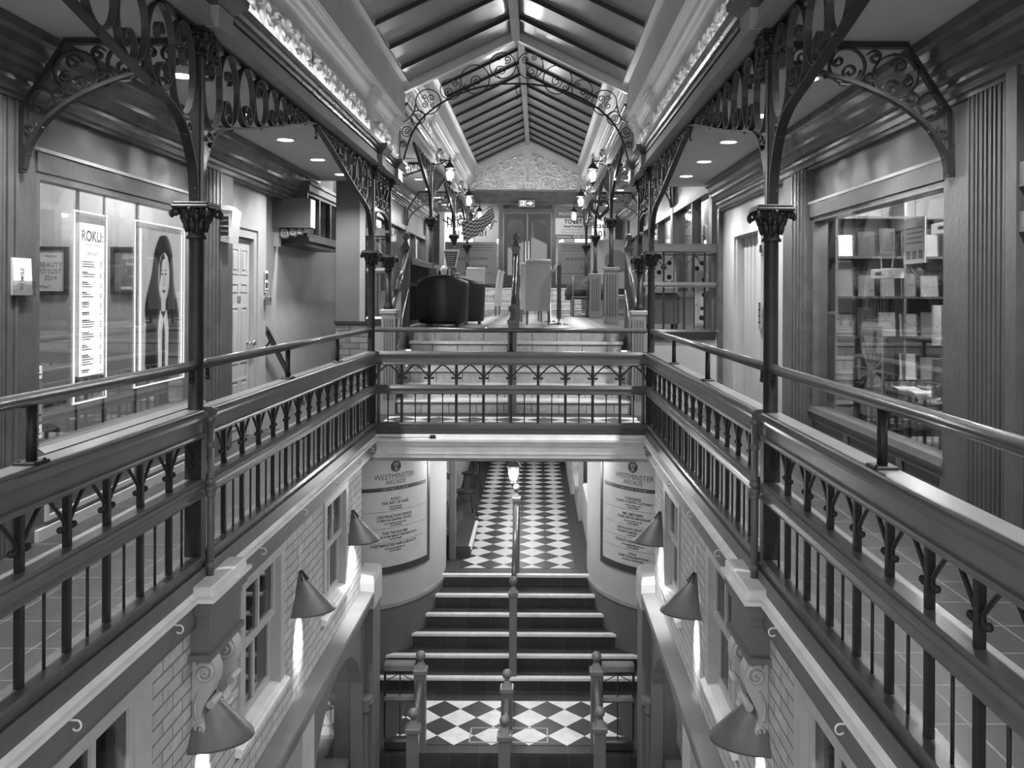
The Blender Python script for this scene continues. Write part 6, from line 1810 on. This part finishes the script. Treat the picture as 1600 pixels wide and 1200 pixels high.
def arc_sign(label, xc, zc):
    t = thing('window_lettering', label, 'window sign', (xc, FY + .04, zc))
    m = MB(); Rr = 1.3
    def f(x, y): a = x / Rr; return ((Rr + y) * math.sin(a), 0, (Rr + y) * math.cos(a) - Rr + .35)
    put_text(m, 'Westminster', .27, f, bold=.004); put_text(m, 'Hair & Beauty', .23, lambda x, y: (x, 0, .10 + y), bold=.004); put_text(m, '01423 401', .23, lambda x, y: (x, 0, -.14 + y), bold=.004)
    m.build('lettering', 'ink', t)
arc_sign('arched black hair and beauty lettering on the far left window', -1.60, 3.28)
arc_sign('arched black hair and beauty lettering on the far right window', 1.72, 3.28)
t = thing('to_let_board', 'pale TO LET board on the window right of the far doors', 'letting board', (1.28, FY - .03, 3.12))
MB().box(-.50, .52, 0, .02, .07, .52).build('board', 'paper', t)
m = MB(); put_text(m, 'TO LET', .16, lambda x, y: (x, -.003, .38 + y), bold=.006, sx=.95); put_text(m, 'Retail Premises', .085, lambda x, y: (x, -.003, .27 + y), bold=.003); put_text(m, 'Approx NIA 955 sq ft (89 sq m)', .05, lambda x, y: (x, -.003, .19 + y)); put_text(m, '(Fully Fitted Out Hair & Beauty Salon)', .042, lambda x, y: (x, -.003, .11 + y)); m.build('lettering', 'ink', t)
MB().box(-.50, .52, 0, .02, -.05, .06).build('phone_band', 'ink_grey', t)
m = MB(); put_text(m, '01423 530473', .085, lambda x, y: (.25 + x, -.003, -.02 + y), bold=.003); m.box(-.46, -.05, -.003, 0, -.005, .012); m.build('phone_lettering', 'white_print', t)
t = thing('shop_fascia_sign', 'dark header panel with pale capitals above the TO LET board', 'shop sign', (1.35, FY - .03, 3.65))
MB().box(-.60, .65, 0, .03, 0, .33).build('board', 'ink_grey', t)
m = MB(); put_text(m, 'MONTPELLIER', .12, lambda x, y: (x, -.003, .07 + y), spacing=1.3); m.build('lettering', 'paper', t)
t = thing('exit_sign', 'lit emergency exit sign with running man and arrow above the far doors', 'exit sign', (-.02, 23.86, 3.93))
MB().bbox(-.22, .22, -.02, .02, 0, .19, .006).build('case', 'sash', t)
MB().box(-.20, .20, -.024, -.02, .018, .172).build('face', 'mid_grey', t)
m = MB(); put = lambda x, z: (x, -.027, z)
m.loft([[(.02, -.028, .075), (.10, -.028, .075), (.10, -.028, .115), (.02, -.028, .115)], [(.02, -.024, .075), (.10, -.024, .075), (.10, -.024, .115), (.02, -.024, .115)]])
m.loft([[(.09, -.028, .04), (.17, -.028, .095), (.09, -.028, .15)], [(.09, -.024, .04), (.17, -.024, .095), (.09, -.024, .15)]])
m.box(-.17, -.165, -.028, -.024, .03, .16); m.box(-.03, -.025, -.028, -.024, .03, .16); m.box(-.17, -.025, -.028, -.024, .155, .16)
m.sphere((-.085, -.026, .135), .014, 8, 6)
for a, b in (((-.09, .12), (-.105, .08)), ((-.105, .08), (-.075, .06)), ((-.075, .06), (-.085, .03)), ((-.105, .08), (-.13, .05)), ((-.13, .05), (-.15, .05)), ((-.09, .115), (-.06, .09)), ((-.095, .11), (-.125, .10))): m.tube([(a[0], -.026, a[1]), (b[0], -.026, b[1])], .008, 6)
m.build('pictogram', 'sign_glow', t)
m = MB(); m.box(-.16, -.13, .01, .27, .08, .11); m.box(.13, .16, .01, .27, .08, .11); m.build('wall_arm', 'chrome', t)
# white panel with a round slice of wood, right aisle
t = thing('round_wood_panel', 'white panel with a big round slice of wood at the end of the right aisle', 'wall decoration', (2.35, 23.4, UF))
MB().box(-.62, .35, 0, .04, 0, 2.0).build('panel', 'cream_bright', t)
m = MB(); m.lathe([(0, 0), (.30, 0), (.30, .03), (0, .03)], (0, 0, 0), 26, smooth=False); m.v = [(x + .05, -z, y + 1.42) for x, y, z in m.v]; m.build('wood_slice', 'wicker', t)

# ---- cow print seat and other things behind the right end rail
t = thing('cow_print_chair', 'high chair draped in spotted cow print cloth behind the right end rail', 'chair', (2.08, 12.45, UF))
m = MB(); m.bbox(-.22, .22, -.24, .2, .08, .52, .03); m.build('seat', 'mid_grey', t)
m = MB(); m.loft([[(-.21, -.05, .5), (.19, -.05, .5), (.19, .12, .5), (-.21, .12, .5)], [(-.22, -.02, .8), (.21, -.02, .8), (.21, .14, .8), (-.22, .14, .8)], [(-.10, 0, 1.08), (.18, 0, 1.08), (.18, .12, 1.08), (-.10, .12, 1.08)], [(-.02, .02, 1.16), (.12, .02, 1.16), (.12, .1, 1.16), (-.02, .1, 1.16)]]); m.build('cow_print_cover', 'cow_print', t)
m = MB(); m.bbox(-.22, .2, -.26, .1, .52, .62, .03); m.build('seat_cushion', 'cow_print', t)
for x in (-.18, .18):
    for y in (-.2, .16): MB().box(x - .02, x + .02, y - .02, y + .02, 0, .1).build('leg', 'wood_dark', t)
t = thing('cow_print_curtain', 'narrow hanging strip of spotted cow print beside the lift wall', 'curtain', (2.56, 12.1, UF + .05))
m = MB(); m.loft([[(-.05 + .02 * math.sin(k), .04 * math.sin(k * .9), z) for k, z in ((0, 0), (0, 1.1))], [(.0, .03, 0), (.0, .03, 1.1)], [(.06, -.01, 0), (.06, -.01, 1.1)]], cap=False, closed=False)
m = MB(); m.bbox(-.06, .06, -.02, .02, 0, 1.1, .01); m.build('cloth', 'cow_print', t); m = MB(); m.tube([(-.07, 0, 1.11), (.1, 0, 1.11)], .008, 6); m.build('rod', 'iron', t)
for i, (y, z, w_, n) in enumerate(((12.3, 2.3, .12, 'nearest'), (12.75, 2.5, .10, 'middle'), (13.2, 2.25, .12, 'furthest'))):
    t = thing('hanging_ornament', '%s ornate hanging frame in the upper shop window above the cow print' % n, 'hanging ornament', (2.85, y, z))
    m = MB(); m.tube([(0, w_ * math.cos(2 * PI * k / 20), .16 + 1.3 * w_ * math.sin(2 * PI * k / 20)) for k in range(21)], .018, 6); m.build('frame', 'paper', t)
    m = MB(); m.tube([(0, 0, .16 + 1.3 * w_), (0, 0, 3.6 - z)], .003, 5)
    for k in range(5): m.sphere((0, w_ * .5 * math.cos(k * 1.3), .16 + w_ * .6 * math.sin(k * 1.3)), .03, 6, 4)
    m.build('charms', 'chrome', t)
t = thing('gift_card_stand', 'white shop card with bold print in the upper right shop window', 'sign', (2.80, 11.95, 2.02))
MB().box(0, .01, -.16, .2, 0, .3).build('card', 'white_print', t)
m = MB()
for z in (.05, .11, .19): m.box(-.002, 0, -.12, .16, z, z + .035)
m.build('print', 'ink', t); MB().box(0, .05, -.1, .1, -.50, 0).build('stand', 'chrome', t)

# ================================================================== SMALL FIXTURES
t = thing('floor_hatch', 'thin metal hatch frame let into the chequered landing tiles', 'floor hatch', (-.01, 9.9, -3.575))
for a, b, c, d in ((-.45, .45, .185, .20), (-.45, -.435, -.12, .185), (.435, .45, -.12, .185), (-.45, .45, -.135, -.12)): MB().box(a, b, c, d, 0, .004).build('frame_strip', 'sash', t)
t = thing('lift_button_plate', 'tall metal call button plate on the lift door frame', 'button plate', (2.66, 9.18, 1.14))
MB().bbox(-.008, .01, -.04, .04, 0, .28, .002).build('plate', 'chrome', t)
for z in (.07, .14, .21):
    m = MB(); m.sphere((-.008, 0, z), .014, 10, 6); m.build('button', 'ink', t)
t = thing('key_switch', 'tiny dark key switch high on the lift door frame', 'switch', (2.66, 9.18, 1.95))
MB().bbox(-.008, .01, -.02, .02, 0, .08, .002).build('plate', 'ink', t); m = MB(); m.sphere((-.009, 0, .04), .008, 8, 5); m.build('keyhole', 'chrome', t)
t = thing('security_camera', 'white bullet security camera under the beam left of the passage', 'camera', (-.98, 12.45, -.62))
m = MB(); m.tube([(0, 0, 0), (.20, .22, -.08)], .045, 12); m.build('housing', 'white_print', t)
m = MB(); m.tube([(.20, .22, -.08), (.206, .227, -.083)], .036, 12); m.build('lens', 'ink', t)
m = MB(); m.tube([(.06, .06, 0), (.04, .04, .14), (.04, .04, .20)], .015, 8); m.build('mount', 'sash', t)
t = thing('door_mat', 'dark mat on the gallery floor in front of the panelled door', 'door mat', (-2.35, 8.8, 0.0))
MB().bbox(-.25, .25, -.38, .38, .001, .015, .004).build('mat', 'ink', t)
m = MB(); m.box(-.26, .26, -.39, -.375, .001, .017); m.box(-.26, .26, .375, .39, .001, .017); m.build('edge_strip', 'mid_grey', t)
